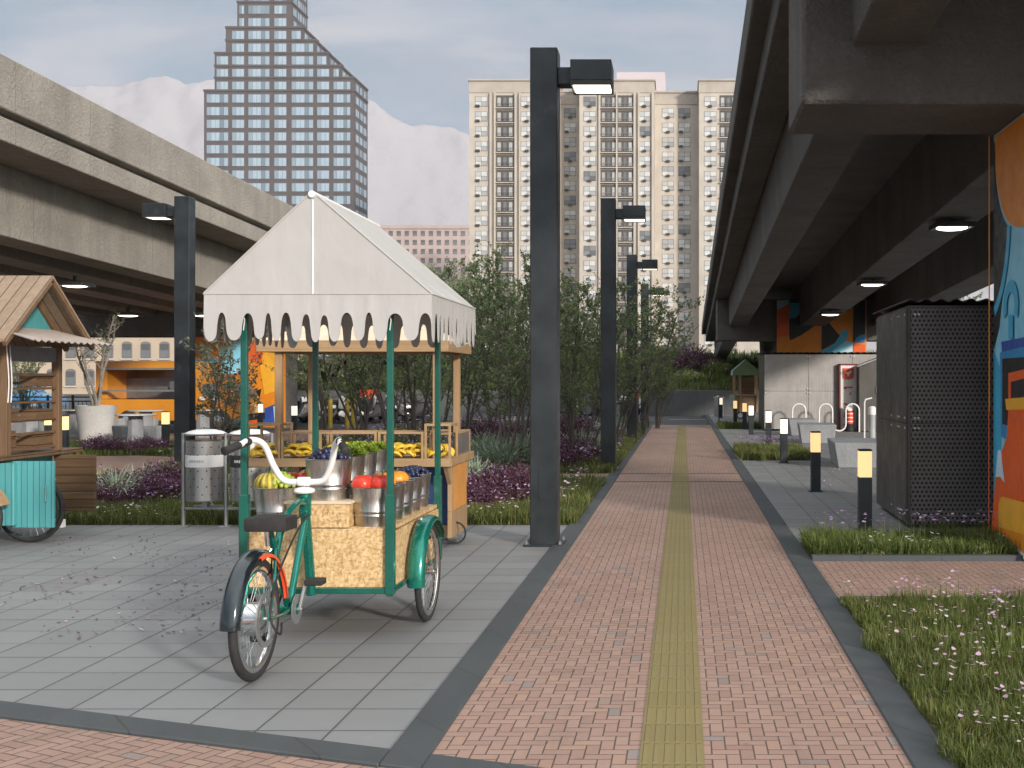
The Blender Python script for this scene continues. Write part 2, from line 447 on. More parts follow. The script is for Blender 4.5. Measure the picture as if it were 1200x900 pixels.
M['wood_brown_x'] = wood('brown_stained_wood_level', (.19,.112,.058), (.11,.062,.032), 'X', plank=(2,.085))
M['roof_wood'] = wood('weathered_roof_boards', (.30,.215,.145), (.21,.145,.095), 'Y', plank=(0,.115))
M['teal_wood'] = wood('teal_painted_boards', (.085,.34,.35), (.07,.29,.305), 'Z', plank=(0,.058), rough=.5)
M['ply'] = plain('pale_plywood', (.62,.50,.36), .6, var=.1)
M['orange_board'] = plain('orange_board', (.56,.25,.06), .5, var=.1)
M['blue_board'] = plain('dark_blue_board', (.015,.035,.12), .5)
M['grey_metal'] = plain('galvanised_frame', (.33,.34,.335), .45, .7, var=.15)
M['lamp_glow'] = emit('lamp_diffuser', (1.0,.90,.72), 2.4)
M['bollard_glow'] = emit('bollard_diffuser', (1.0,.66,.30), .72)
M['bollard_glow_white'] = emit('bollard_diffuser_pale', (1.0,.86,.68), .70)
M['soffit_glow'] = emit('soffit_lamp_diffuser', (1.0,.88,.70), 5.0)
for k, c in dict(m_orange=(.72,.24,.014), m_red=(.74,.11,.014), m_sky=(.24,.60,.78), m_blue=(.03,.25,.52), m_mid=(.05,.40,.62), m_black=(.014,.014,.015), m_yellow=(.80,.40,.03), m_pale=(.55,.72,.80), m_deep=(.03,.08,.36)).items():
    M[k] = plain('mural_' + k[2:] + '_paint', c, .5, var=.09, scale=4, bump=.12, bscale=60)
# ================================================================= SETTING
def sheet(name, poly, z, mat, th=.05):
    mb = MB(); mb.prism(poly, z-th, z, 'XY'); return struct(mb, name, mat)
def rect(x0,x1,y0,y1): return [(x0,y0),(x1,y0),(x1,y1),(x0,y1)]
KXL, KXR = -1.262, 1.133
SK = -.3466                       # slope of the skewed kerb at the near edge
def sky(x): return 4.905 + SK*(x+1.262)
g = MB(); g.add([(-3000,-200,-.06),(3000,-200,-.06),(3000,3000,-.06),(-3000,3000,-.06)], [(0,1,2,3)])
struct(g, 'ground', M['asphalt'])
sheet('brick_path', [(-1.09,sky(-1.09)-.1),(.97,sky(.97)-.1),(.97,40.3),(-1.09,40.3)], 0, M['brick'])
sheet('near_brick_paving', [(-15,-3),(12,-3),(12,3.0),(1.3,3.0),(1.3,sky(1.3)-.1),(-15,sky(-15)-.1)], -.004, M['brick_diag'])
sheet('grey_slab_plaza', [(-1.2,sky(-1.2)-.05),(-1.2,12.52),(-16,12.52),(-16,sky(-16)-.05)], 0, M['slab'])
sheet('tactile_strip', rect(-.186,.088,sky(-.1)-.02,40.3), .005, M['tactile'])
def kerb(name, poly, z=.012): 
    mb = MB(); mb.prism(poly, -.1, z, 'XY'); return struct(mb, name, M['kerb'], bevel=.006)
kerb('kerb', [(-1.262,sky(-1.262)-.19),(-1.075,sky(-1.075)-.19),(-1.075,40.3),(-1.262,40.3)])
kerb('kerb', rect(.946,1.133,sky(1.03)-.14,52))
kerb('kerb', [(-15,sky(-15)-.2),(-1.2621,sky(-1.2621)-.2),(-1.2621,sky(-1.2621)),(-15,sky(-15))], .0125)
kerb('kerb', [(-1.0749,sky(-1.0749)-.2),(.9459,sky(.9459)-.2),(.9459,sky(.9459)),(-1.0749,sky(-1.0749))], .0125)
for a, b in ((17.80,17.88),(19.36,19.44)):                 # kerb lines of the crossing path
    kerb('kerb', rect(-1.0749,.9459,a,b), .006)
sheet('crossing_brick_path', rect(-9.0,-1.262,17.86,19.4), 0, M['brick_diag'])
sheet('brick_court', [(-24,18.6),(-9.0,18.6-.74),(-9.0,19.6),(-9.6,23.4),(-11.5,24.0),(-24,22.4)], 0, M['brick_diag'])
sheet('brick_court', [(-30,28.3),(-9.4,28.3),(-9.4,34),(-30,34)], 0, M['brick_diag'])
sheet('grey_slab_paving', rect(-24,-12.2,12.56,17.2), 0, M['slab'])
# right-hand side
sheet('side_brick_path', rect(1.133,12,8.27,10.04), 0, M['brick'])
kerb('kerb', rect(1.1331,12,8.19,8.27), .03); kerb('kerb', rect(1.1331,12,10.04,10.13), .05)
sheet('grey_slab_paving', rect(1.133,12,11.2,22.55), 0, M['slab'])
sheet('grey_slab_paving', rect(1.133,12,25.7,37.0), 0, M['slab'])
sheet('grey_slab_paving', rect(2.6,12,22.55,25.7), 0, M['slab'])
sheet('grey_slab_paving', rect(1.133,12,38.4,52), 0, M['slab'])
sheet('grey_slab_paving', rect(2.6,12,37.0,38.4), 0, M['slab'])
def soil(poly, z=.0): return sheet('planting_bed_soil', poly, z, M['soil'])
BED_A = rect(-12.2,-1.262,12.54,17.84)
BED_B = rect(-9.0,-1.262,19.42,40.2)
BED_C = [(-24,22.6),(-11.5,24.1),(-9.6,23.5),(-9.3,28.2),(-24,28.2)]
BED_R1 = rect(1.133,8,2.8,8.19); BED_R2 = rect(1.133,8,10.13,11.2); BED_R3 = rect(1.133,2.6,22.55,25.7); BED_R4 = rect(1.133,2.6,37.0,38.4)
for bd in (BED_A,BED_B,BED_C,BED_R1,BED_R2,BED_R3,BED_R4): soil(bd)
# road beyond the path with its markings
mk = MB()
for x in np.arange(-30, 14, 4.2): mk.box(x, x+2.2, 47.4, 47.55, -.058, -.054)
struct(mk, 'road_marking', plain('road_paint', (.55,.55,.53), .7))

# far retaining wall and the planted bank above it
w = MB(); w.box(-18.6,14,52.0,52.5,-.1,1.12)
solo(w, 'retaining_wall', M['wall_grey'], 'long low dark concrete retaining wall below the grass bank at the end of the path', 'wall', bevel=.02)
bk = MB(); nx, ny = 120, 14; vs = []
for j in range(ny):
    for i in range(nx):
        x = -18.6 + 32.6*i/(nx-1); y = 52.5 + 13*j/(ny-1)
        vs.append((x, y, 1.05 + 2.0*(j/(ny-1))**.8 + .18*math.sin(x*.9+j)*math.sin(j*.7)))
bk.add(vs, [(j*nx+i, j*nx+i+1, (j+1)*nx+i+1, (j+1)*nx+i) for j in range(ny-1) for i in range(nx-1)])
struct(bk, 'grass_bank', plain('bank_turf', (.055,.075,.022), .9, var=.5, scale=3, bump=1, bscale=20, bdist=.05), smooth=True, ang=180)

# ---------------------------------------------------------------- mountains
def ridge(px):
    pts = [(-300,260),(-100,180),(0,150),(60,112),(82,98),(120,92),(160,90),(205,88),(245,92),(330,98),(400,104),(440,118),(480,135),(520,148),(550,154),(620,176),(720,215),(850,255),(1000,300),(1400,360)]
    for (a,b),(c,d) in zip(pts, pts[1:]):
        if a <= px <= c: return b + (d-b)*(px-a)/(c-a)
    return 330
def fine(x, y):
    s = 0; a = 1; f = 1/120.
    for o in range(4):
        s += a*(1-2*abs(math.sin(x*f*2.2+o*2+1.1*math.sin(y*f*.9+o)))); a *= .5; f *= 2.1
    return s*.35
YM = 2500; nx, ny = 340, 70; vs = []
P = np.array([(random.uniform(-1,1), random.uniform(-1,1), random.uniform(0,6.28)) for _ in range(60)])
def fbm(x, y):
    s = 0; a = 1; f = 1/420.
    for o in range(7):
        th = o*1.3; u = (x*math.cos(th)+y*math.sin(th))*f + o*11.7; v = (-x*math.sin(th)+y*math.cos(th))*f
        n = math.sin(2*math.pi*u + 1.7*math.sin(2*math.pi*v*.7+o)) * math.cos(2*math.pi*v*.9 + 1.3*math.sin(2*math.pi*u*.6))
        s += a*(1-abs(n)*1.6); a *= .52; f *= 1.93
    return s
for j in range(ny):
    t = j/(ny-1)
    for i in range(nx):
        px = -330 + 1730*i/(nx-1); x = PX(px, YM)
        y = YM - 1100 + 1700*t
        hmax = PZ(ridge(px), YM)
        prof = (t/.647)**1.25 if t < .647 else max(0, 1-(t-.647)*1.6)
        n = fbm(x, y)
        z = hmax*prof*(1 + .012*n) + 3*n*prof - 8 + 26*prof*(1-t)*fine(x, y)
        vs.append((x*(y/YM)**.6, y, z if t > 0 else -30))
mt = MB(); mt.add(vs, [(j*nx+i, j*nx+i+1, (j+1)*nx+i+1, (j+1)*nx+i) for j in range(ny-1) for i in range(nx-1)])
t = NT('snowy_rock'); p = t.pos(); geo = t.n('ShaderNodeNewGeometry')
nz = t.sep(geo.outputs['Normal'])[2]; n1 = t.noise(p, .012, 9, .68); hz = t.math('DIVIDE', t.sep(p)[2], 700.0)
sf = t.math('ADD', t.math('MULTIPLY', nz, .7), t.math('ADD', t.math('MULTIPLY', n1, .9), t.math('MULTIPLY', hz, .45)))
c = t.mix(t.mr(sf, .45, .9), (.25,.24,.255), (.315,.30,.315)); t.bump(n1, .5, 14)
struct(mt, 'mountains', t.fin(c, .9), smooth=True, ang=180)

# ================================================================= VIADUCTS
def shifted(poly, dx): return [(x+dx, z) for x, z in poly]
def viaduct(name, label, Y0, sh, Ya, Yb, prof_parts, caps, piers):
    root = thing(name, label, 'viaduct', (prof_parts[0][1][0][0], Ya, 0))
    for nm, poly, mat, bv in prof_parts:
        a = [(x + sh[0]*(Ya-Y0), z + sh[1]*(Ya-Y0)) for x, z in poly]
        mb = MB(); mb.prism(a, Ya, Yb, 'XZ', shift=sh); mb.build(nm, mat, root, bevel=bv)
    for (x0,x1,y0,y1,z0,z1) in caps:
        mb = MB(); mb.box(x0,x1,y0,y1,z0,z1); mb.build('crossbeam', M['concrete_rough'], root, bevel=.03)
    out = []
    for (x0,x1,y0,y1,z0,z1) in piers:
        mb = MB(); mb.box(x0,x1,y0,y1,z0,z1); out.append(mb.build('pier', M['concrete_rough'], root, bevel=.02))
    return root, out
RS = (.0045,-.0345); RY0 = 9.88
def rz(z, Y): return z + RS[1]*(Y-RY0)
def rx(x, Y): return x + RS[0]*(Y-RY0)
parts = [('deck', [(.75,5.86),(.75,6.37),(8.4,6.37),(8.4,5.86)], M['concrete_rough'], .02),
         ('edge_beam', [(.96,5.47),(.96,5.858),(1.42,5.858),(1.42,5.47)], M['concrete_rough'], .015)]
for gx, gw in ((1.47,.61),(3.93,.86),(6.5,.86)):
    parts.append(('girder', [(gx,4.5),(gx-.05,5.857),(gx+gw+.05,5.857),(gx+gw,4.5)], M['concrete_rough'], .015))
rv, rp = viaduct('viaduct', 'dark concrete viaduct on the right overhanging the brick path, with mural painted pier', RY0, RS, 6.6, 62, parts,
    [(1.03,8.0,9.88,11.16,4.0,5.45), (rx(1.03,39.8),8.1,39.8,41.1,rz(4.0,39.8),rz(5.45,39.8))],
    [(3.045,6.5,9.95,11.16,-.05,3.998), (3.25,6.38,39.70,41.15,-.05,4.40)])
LS = (.0045,-.03); LY0 = 20.0
lparts = [('parapet', [(-11.5,6.17),(-11.5,7.08),(-11.85,7.08),(-11.85,6.17)], M['concrete'], .02),
          ('deck', [(-11.50,5.62),(-11.50,6.02),(-11.75,6.06),(-11.75,6.168),(-21,6.168),(-21,5.62)], M['concrete'], .015)]
for gx in (-12.6,-14.3,-16.0,-17.7,-19.4):
    lparts.append(('girder', [(gx,4.30),(gx,5.618),(gx-.75,5.618),(gx-.75,4.30)], M['concrete'], .015))
lv, lp = viaduct('viaduct', 'pale rough concrete viaduct on the left above the food court', LY0, LS, 6.0, 70, lparts,
    [(-20.5,-12.0,38.0,39.3,3.05,4.6), (-20.5,-12.0,9.0,10.2,3.9,5.3)],
    [(-17.0,-13.3,38.05,39.25,-.05,3.048)])

# ---- murals: thin painted shapes on the piers
def mural(name, parent, mp, shapes, base):
    mats = []; mb = MB()
    for k, (mat, poly) in enumerate(shapes):
        if mat not in mats: mats.append(mat)
        d = base + .003*(k+1)
        top = [mp(u, v, d) for u, v in poly]; bot = [mp(u, v, d-.0028) for u, v in poly]
        n = len(poly)
        mb.add(top+bot, [tuple(range(n))] + [(i, i+n, (i+1)%n+n, (i+1)%n) for i in range(n)], mats.index(mat))
    return mb.build(name, [M[x] for x in mats], parent)
def arc(cx, cy, r, a0, a1, n=18, ry=None):
    return [(cx + r*math.cos(R(a0+(a1-a0)*i/n)), cy + (ry or r)*math.sin(R(a0+(a1-a0)*i/n))) for i in range(n+1)]
# near pier of the right viaduct: faces the path (plane x = 3.11); u runs from the far edge (11.16) towards the camera
YE = 11.16
def mp_r(u, v, d): return (3.045 - d, YE - u, v)
W = 1.2; H = 3.99
S = [('m_sky', rect(0,W,.0,H))]
S += [('m_mid', [(0,.05),(.16,.05),(.34,1.62),(.0,1.9)])]
S += [('m_black', [(.02,3.93)] + arc(.86,3.75,.80,170,248,14) + [(.37,2.55),(.2,2.1),(.02,1.9)])]
S += [('m_orange', [(.06,H-.02)] + arc(.92,3.82,.84,178,262,16) + [(W,2.95),(W,H-.02)])]
S += [('m_mid', arc(-.42,3.1,.92,-60,-4,14)+arc(-.42,3.1,1.02,-4,-60,14))]
S += [('m_mid', arc(.62,2.28,.24,-30,205,16)+arc(.62,2.28,.13,205,-30,16))]
S += [('m_mid', rect(.56,.70,1.98,2.2))]
S += [('m_deep', [(.33,1.96),(W,1.98),(W,1.86),(.37,1.84)])]
S += [('m_blue', [(.30,1.86),(W,1.9),(W,1.02),(.34,1.06)])]
S += [('m_black', rect(.39,W,1.18,1.80))]
S += [('m_red', [(.60,1.66),(W,1.7),(W,1.62),(.68,1.58),(.68,1.3),(.60,1.3)])]
S += [('m_red', [(.62,1.34),(W,1.38),(W,.62),(.60,.2),(.3,.02),(.04,.02),(.04,.18),(.22,.78),(.56,1.06)])]
S += [('m_yellow', [(.52,1.42),(W,1.45),(W,1.34),(.56,1.32)])]
S += [('m_pale', [(.20,.66)] + arc(.335,.86,.075,190,-10,8) + [(.42,.82),(.50,.64),(.36,.68)])]
S += [('m_yellow', [(.30,.18)] + arc(.46,.36,.14,180,100,6) + [(W,.52),(W,.22)])]
S += [('m_orange', [(.30,.2),(W,.24),(W,.04),(.36,.06)])]
S += [('m_pale', [(.30,.02),(.30,.15),(W,.06),(W,.02)])]
S += [('m_orange', rect(0,.035,1.3,H-.01)), ('m_red', rect(0,.03,.05,1.3))]
mural('mural', rp[0], mp_r, S, 0)
# far pier of the right viaduct: faces the camera (plane y = 39.85)
def mp_f(u, v, d): return (3.25 + u, 39.70 - d, v)
H2 = rz(3.998,39.8) - .01
def cr(pts): return [((x-165)/825*3.1, 4.88-(y-130)/640*2.38) for x, y in pts]
S = [('m_orange', rect(0,3.13,.02,4.39)), ('m_black', cr([(280,262),(870,262),(870,340),(830,330),(620,465),(580,465),(400,590),(290,645),(280,600)])), ('m_red', cr([(165,262),(275,262),(275,590),(165,625)])),
     ('m_sky', cr([(168,270),(275,262),(275,300),(168,355)])), ('m_mid', cr([(285,292),(530,290),(500,370),(390,380),(340,430),(280,440)])),
     ('m_black', cr([(582,470),(640,465),(750,600),(700,670),(582,735)])), ('m_mid', cr([(590,772),(582,735),(640,715),(700,670),(745,610),(780,540),(832,560),(815,620),(780,670),(700,730),(640,772)])),
     ('m_sky', cr([(640,772),(700,730),(800,650),(870,660),(870,772)])), ('m_pale', cr([(730,772),(870,690),(870,772)])), ('m_black', cr([(875,275),(985,268),(985,590),(875,662)])),
     ('m_blue', cr([(878,662),(905,618),(945,592),(985,585),(985,662)])), ('m_red', cr([(875,672),(982,682),(982,800),(875,800)]))]
mural('mural', rp[1], mp_f, S, 0)
# pier of the left viaduct
def mp_l(u, v, d): return (-17.0 + u, 38.05 - d, v)
S = [('m_orange', rect(0,3.7,.02,3.03)), ('m_blue', [(.3,2.2),(1.4,2.35),(1.5,1.2),(1.1,1.2),(1.1,1.9),(.3,1.9)]), ('m_sky', [(1.5,.02),(1.5,2.6),(2.3,3.0),(2.5,1.2),(2.2,.02)]),
     ('m_pale', [(1.55,1.0),(2.1,2.1),(2.3,1.1),(1.9,.5)]), ('m_yellow', [(1.2,1.9),(1.6,1.75),(1.5,1.25),(1.25,1.3)]), ('m_black', [(2.0,1.0),(2.9,1.3),(2.8,.8),(2.1,.6)]),
     ('m_yellow', [(2.7,2.95),(3.6,2.9),(3.6,1.3),(3.0,1.1)]), ('m_red', [(2.3,.9),(2.9,1.0),(2.8,.1),(2.2,.2)]), ('m_red', [(2.4,2.9),(3.0,2.8),(2.9,2.1),(2.4,2.3)]),
     ('m_deep', [(2.9,.6),(3.4,.8),(3.5,.1),(3.0,.05)]), ('m_pale', [(3.3,.7),(3.65,.9),(3.65,.1),(3.35,.1)]), ('m_red', [(.6,1.3),(1.1,1.35),(1.1,1.15),(.6,1.1)])]
mural('mural', lp[0], mp_l, S, 0)

# ---- lamps under the decks
def soffit_lamp(): 
    root = thing('ceiling_lamp', 'x', 'ceiling lamp', (0,0,0), 'square lit lamps hung under the viaducts')
    mb = MB()
    for (a,b,c,d) in ((-.31,.31,-.31,-.27),(-.31,.31,.27,.31),(-.31,-.27,-.27,.27),(.27,.31,-.27,.27)): mb.box(a,b,c,d,-.05,0.03)
    mb.box(-.27,.27,-.27,.27,-.02,.018); mb.build('housing', M['pole'], root, bevel=.005)
    mb = MB(); mb.lathe([(0,-.075),(.12,-.07),(.2,-.06),(.25,-.045),(.25,-.022)], n=20); mb.build('diffuser', M['soffit_glow'], root, smooth=True)
    mb = MB(); mb.box(-.03,.03,-.03,.03,.02,.42); mb.build('stem', M['pole'], root)
    return root
L0 = soffit_lamp()
spots = [(4.36, y, rz(4.40,y), l) for y, l in ((18.5,'nearest square lit lamp under the right viaduct, above the perforated dark container'),(26.3,'second square lit lamp under the right viaduct, midway to the far mural'),(33.8,'farthest square lit lamp under the right viaduct, in front of the far mural pier'))]
def lpos(px, py, X):
    Y = X*F/(px-VX); return (X, Y, PZ(py, Y))
for px, py, X, l in ((88,333,-13.45,'lit lamp under the left viaduct above the roof of the teal stall'), (150,368,-15.15,'small lit lamp under the left viaduct above the gnarled tree'), (238,368,-13.45,'small lit lamp under the left viaduct just right of the lamp post')):
    x, y, z = lpos(px, py, X); spots.append((x, y, z, l))
for k, (x,y,z,l) in enumerate(spots):
    o = L0 if k == 0 else dup(L0)
    o.location = (x,y,z); o['label'] = l
    if k >= 3:
        for ch in o.children:
            if ch.name.startswith('stem'): ch.scale = (1,1,.45)
    else:
        for ch in o.children:
            if ch.name.startswith('stem'): ch.scale = (1,1,.25)
    if k < 3:
        # housing hangs from the girder soffit
        o.location.z = z
# ================================================================= LAMP POSTS
def lamp_post():
    root = thing('lamp_post', 'x', 'lamp post', (0,0,0), 'square black lamp posts')
    mb = MB(); mb.box(-.1315,.1315,-.1315,.1315,0,4.8); mb.build('pole', M['pole'], root, bevel=.008)
    mb = MB(); mb.box(-.19,.19,-.19,.19,0,.02); mb.build('base_plate', M['pole'], root, bevel=.004)
    for sx_ in (-.16,.16):
        for sy_ in (-.16,.16):
            mb = MB(); mb.lathe([(.018,.021),(.018,.038),(.009,.039),(.009,.055),(0,.056)], (sx_,sy_,0), 6); mb.build('bolt', M['grey_metal'], root)
    mb = MB(); mb.box(-.05,.05,-.136,-.132,.45,.75); mb.build('access_hatch', M['pole'], root, bevel=.003)
    mb = MB(); mb.box(.132,.262,-.09,.09,4.455,4.62); mb.build('arm', M['pole'], root, bevel=.005)
    mb = MB(); x0,x1,y0,y1,z0,z1 = .262,.655,-.2,.2,4.42,4.665
    mb.box(x0,x1,y0,y1,z0+.05,z1)
    for (a,b,c,d) in ((x0,x1,y0,y0+.012),(x0,x1,y1-.012,y1),(x0,x0+.012,y0+.012,y1-.012),(x1-.012,x1,y0+.012,y1-.012)): mb.box(a,b,c,d,z0,z0+.0495)
    hd = mb.build('lamp_head', M['pole'], root, bevel=.003)
    mb = MB(); mb.box(x0+.02,x1-.02,y0+.02,y1-.02,z0+.012,z0+.045); mb.build('diffuser', M['lamp_glow'], hd, bevel=.004)
    return root
LP = lamp_post()
for k, (x, y, rot, l) in enumerate([(-1.346,11.08,0,'tall black square lamp post nearest the camera, at the slab corner beside the brick path'),
        (-1.33,20.2,0,'second black lamp post from the camera along the left kerb of the path'),
        (-1.32,29.2,0,'third black lamp post along the path, partly behind leaves'),
        (-1.30,38.2,0,'farthest black lamp post along the path, half hidden in the tree crowns'),
        (-8.74,19.95,math.pi,'black lamp post beyond the litter bins with its lit head turned left')]):
    o = LP if k == 0 else dup(LP)
    o.location = (x,y,0); o.rotation_euler.z = rot; o['label'] = l
# ================================================================= BOLLARDS
def bollard():
    root = thing('bollard_light', 'x', 'bollard light', (0,0,0), 'lit bollards along the paths')
    mb = MB(); mb.box(-.068,.068,-.068,.068,0,.565); mb.box(-.068,.068,-.068,.068,.842,.862); mb.build('post', M['pole'], root, bevel=.004)
    mb = MB(); mb.box(-.066,.066,-.066,.066,.566,.841); mb.build('lamp_shade', M['bollard_glow'], root, bevel=.003)
    mb = MB(); mb.box(-.095,.095,-.095,.095,0,.012); mb.build('base_plate', M['pole'], root)
    return root
B0 = bollard()
WG = None
bl = [(1.93,12.12,0,'nearest glowing bollard, standing at the corner of the dark perforated container'),
      (1.89,16.3,0,'second glowing bollard from the camera, on the open slabs near the nearest concrete block'),
      (1.93,21.9,1,'pale glowing bollard at the near edge of the small square grass bed'),
      (2.06,27.6,1,'pale glowing bollard behind the small square grass bed'),
      (1.97,33.2,1,'pale glowing bollard at the left end of the grey container front'),
      (1.98,36.9,0,'yellow glowing bollard right beside the container corner'),
      (1.86,41.0,0,'yellow glowing bollard in front of the small green roofed stall'),
      (1.56,47.5,1,'farthest pale bollard close to the kerb by the far litter bin'),
      (PX(75,23.5),23.5,0,'glowing bollard seen through the shelves of the teal stall'),
      (PX(194,26.5),26.5,0,'glowing bollard beside the concrete stools, left of the lamp post'),
      (PX(3,19.0),19.0,1,'pale bollard at the left edge, seen through the teal stall'),
      (PX(345,33),33,1,'pale bollard seen over the banana crates in front of the parked scooters'),
      (PX(305/1.0,36),36,1,'tiny pale bollard at the pier of the left viaduct'),
      (PX(57,26),26,0,'small glowing bollard near the white concrete tables at the left')]
pale = None
for k, (x, y, w, l) in enumerate(bl):
    o = B0 if k == 0 else dup(B0)
    o.location = (x,y,0); o['label'] = l
    if w:
        for ch in o.children:
            if ch.name.startswith('lamp_shade'):
                if pale is None:
                    pale = ch.data.copy(); pale.materials[0] = M['bollard_glow_white']
                ch.data = pale

# ================================================================= BUILDINGS
def mul(c, k): return tuple(x*k for x in c)
def brickwall(name, col, mort, bw=.24, bh=.08):
    t = NT(name); p = t.pos(); n1 = t.noise(p, .25, 6, .6)
    c = t.mix(t.mr(n1, .3, .7), mul(col,.86), mul(col,1.12))
    x, y, z = t.sep(p)
    rowf = t.math('FRACT', t.math('DIVIDE', z, .30)); c = t.mix(t.mr(t.math('MINIMUM', rowf, t.math('SUBTRACT',1.0,rowf)), .05, .12, .35, 0), c, mort)
    st = t.noise(t.map(p, (.5,.5,.06)), 1.2, 5); c = t.mix(t.mr(st, .5, .8, 0, .35), c, mul(col,.6))
    return t.fin(c, .85)
M['tower_brick'] = brickwall('brown_tower_brick', (.098,.086,.088), (.16,.145,.145))
M['beige'] = brickwall('beige_facade_brick', (.46,.41,.35), (.5,.46,.4))
M['beige2'] = brickwall('beige_cornice', (.40,.355,.305), (.5,.45,.4))
M['beige_shade'] = plain('balcony_recess_shade', (.085,.075,.066), .85, var=.2)  # dark tone stands for the shade inside the balconies
M['pink_brick'] = brickwall('pink_brown_brick', (.47,.37,.35), (.5,.42,.4))
M['tan_brick'] = brickwall('tan_brick', (.42,.34,.26), (.46,.38,.31))
M['penthouse'] = plain('pale_penthouse', (.48,.43,.45), .85)
M['frame_dark'] = plain('dark_window_frame', (.05,.05,.055), .5)
M['frame_mid'] = plain('aluminium_window_frame', (.11,.11,.12), .5)
M['frame_grey'] = plain('grey_window_frame', (.16,.15,.145), .6)
def glass(name, c, rough=.1, var=.3):
    t = NT(name); p = t.pos(); g = t.n('ShaderNodeNewGeometry').outputs['Random Per Island']
    cc = t.mix(g, mul(c,1-var), tuple(min(.8,x*(1+var)) for x in c))
    cur = t.noise(t.map(p, (7,7,.5)), 1, 3); cc = t.mix(t.mr(cur, .4, .7, 0, .3), cc, mul(c,.55))
    t.b.inputs['IOR'].default_value = 1.6
    return t.fin(cc, rough, 0, .5)
M['glass_blue'] = glass('curtained_blue_glass', (.25,.315,.37), .16, .5)
M['glass_pale'] = glass('curtained_pale_glass', (.44,.44,.43), .12, .35)
M['glass_dark'] = glass('dark_window_glass', (.15,.155,.16), .08, .5)
M['ac'] = plain('dark_air_unit', (.045,.045,.045), .7)
M['ac_pale'] = plain('louvre_strip', (.10,.095,.095), .7)

def put_windows(root, protos, spots, limit=100):
    """spots: (key, x, y, z); the first 'limit' are parts, the rest go into one part"""
    base = ROOTLOC[root.name]; rest = MB(); rm = []; used = set()
    for k, (key, x, y, z) in enumerate(spots):
        src = protos[key]
        if k < limit:
            o = src.copy() if key in used else src
            used.add(key)
            if o.name not in COL.objects: COL.objects.link(o)
            o.parent = root; o.location = Vector((x,y,z)) - base
        else:
            me = src.data
            mats = list(me.materials)
            for mt_ in mats:
                if mt_ not in rm: rm.append(mt_)
            vs = [(v.co[0]+x, v.co[1]+y, v.co[2]+z) for v in me.vertices]; o = len(rest.v)
            rest.v.extend(vs)
            for pl in me.polygons:
                rest.f.append([i+o for i in pl.vertices]); rest.m.append(rm.index(mats[pl.material_index]))
    if rest.v:
        o = rest.build('window', rm, root); o['kind'] = 'stuff'
def win_obj(w, h, panes, mats, ac=None, depth=.16, sash=False, arch=False):
    """window facing -Y, centred at the origin: frame, panes, an air unit under it"""
    mb = MB(); fr = .07
    mb.box(-w/2,w/2,-.02,.06,-h/2,h/2,0)
    pw = (w-fr)/panes
    for i in range(panes):
        x0 = -w/2+fr+i*pw; x1 = x0+pw-fr
        if sash:
            mb.box(x0,x1,-.05,-.021,fr/2-h*.02,h/2-fr,1); mb.box(x0,x1,-.045,-.021,-h/2+fr,-fr/2-h*.02,1)
        else: mb.box(x0,x1,-.045,-.021,-h/2+fr,h/2-fr,1)
    if ac == 'unit': mb.box(-.38,.38,-.42,-.02,-h/2-.18,-h/2+.22,2)
    if ac == 'unit_side': mb.box(-w/2+.15,-w/2+.95,-.42,-.02,-h/2-.14,-h/2+.28,2)
    if ac == 'strip':
        n = max(1, int(round(w/2.4)))
        for i in range(n):
            c = -w/2+(i+.5)*w/n; mb.box(c-.55,c+.55,-.03,.05,-h/2-.42,-h/2-.2,2)
    o = mb.build('window', mats); COL.objects.unlink(o); return o

# ---- stepped dark tower
YT = 276.0; k = YT/F
root = thing('apartment_tower', 'tall dark brown brick tower with stepped top and bands of pale blue windows', 'tower', (PX(335,YT), YT, 0))
levels = [(239,415,106),(251.5,415,91),(251.5,399.5,77),(251.5,385,62),(264.5,369.5,47),(264.5,355,32),(278,341.5,2),(286,341.5,-45),(300,330,-75)]
wb = MB(); zprev = 0
for (l, r, ty) in levels:
    z = PZ(ty, YT); wb.box(PX(l,YT), PX(r,YT), YT, YT+11.8, zprev-.01 if zprev else 0, z)
    wb.box(PX(l,YT)-.15, PX(r,YT)+.15, YT-.15, YT+11.95, z-.25, z+.25); zprev = z+.25
wall = wb.build('wall', M['tower_brick'], root)
cols = [(70,215,5),(240,322,3),(348,492,5),(522,605,3),(638,785,5),(808,892,3),(918,1033,5)]
protos = {}
spots = []; side = []
for rrow in range(-3, 28):
    cy = 11.4 + 14.87*rrow; z = PZ(cy, YT)
    ok = [lv for lv in levels if lv[2] < cy-3]
    if not ok or z < 3: continue
    l = min(v[0] for v in ok); r = max(v[1] for v in ok)
    for ci, (a, b, n) in enumerate(cols):
        pa, pb = 230+a/5.714, 230+b/5.714
        ca, cb = max(pa, l+2.2), min(pb, r-2.2)
        if cb-ca < 6: continue
        key = ('t', round((cb-ca)*k,1), max(2, round(n*(cb-ca)/(pb-pa))))
        if key not in protos: protos[key] = win_obj((cb-ca)*k, 2.1, key[2], [M['frame_mid'], M['glass_blue'], M['ac_pale']], 'strip')
        spots.append((key, PX((ca+cb)/2,YT), YT-.04, z))
    # side facade windows facing +X
    xr = PX(r, YT); 
    for sy in (2.6, 6.0, 9.4): side.append((('s',), xr, YT+sy, z))
sm = MB(); sm.box(-.06,.02,-1.35,1.35,-.97,.97,0)
for i in range(4): sm.box(.021,.045,-1.28+i*.66,-1.28+i*.66+.58,-.9,.9,1)
so = sm.build('window', [M['frame_mid'], M['glass_blue']]); COL.objects.unlink(so); protos[('s',)] = so
vis = [s for s in spots if s[3] > PZ(250,YT)]; hid = [s for s in spots if s[3] <= PZ(250,YT)]
put_windows(root, protos, vis[::-1] + side + hid)

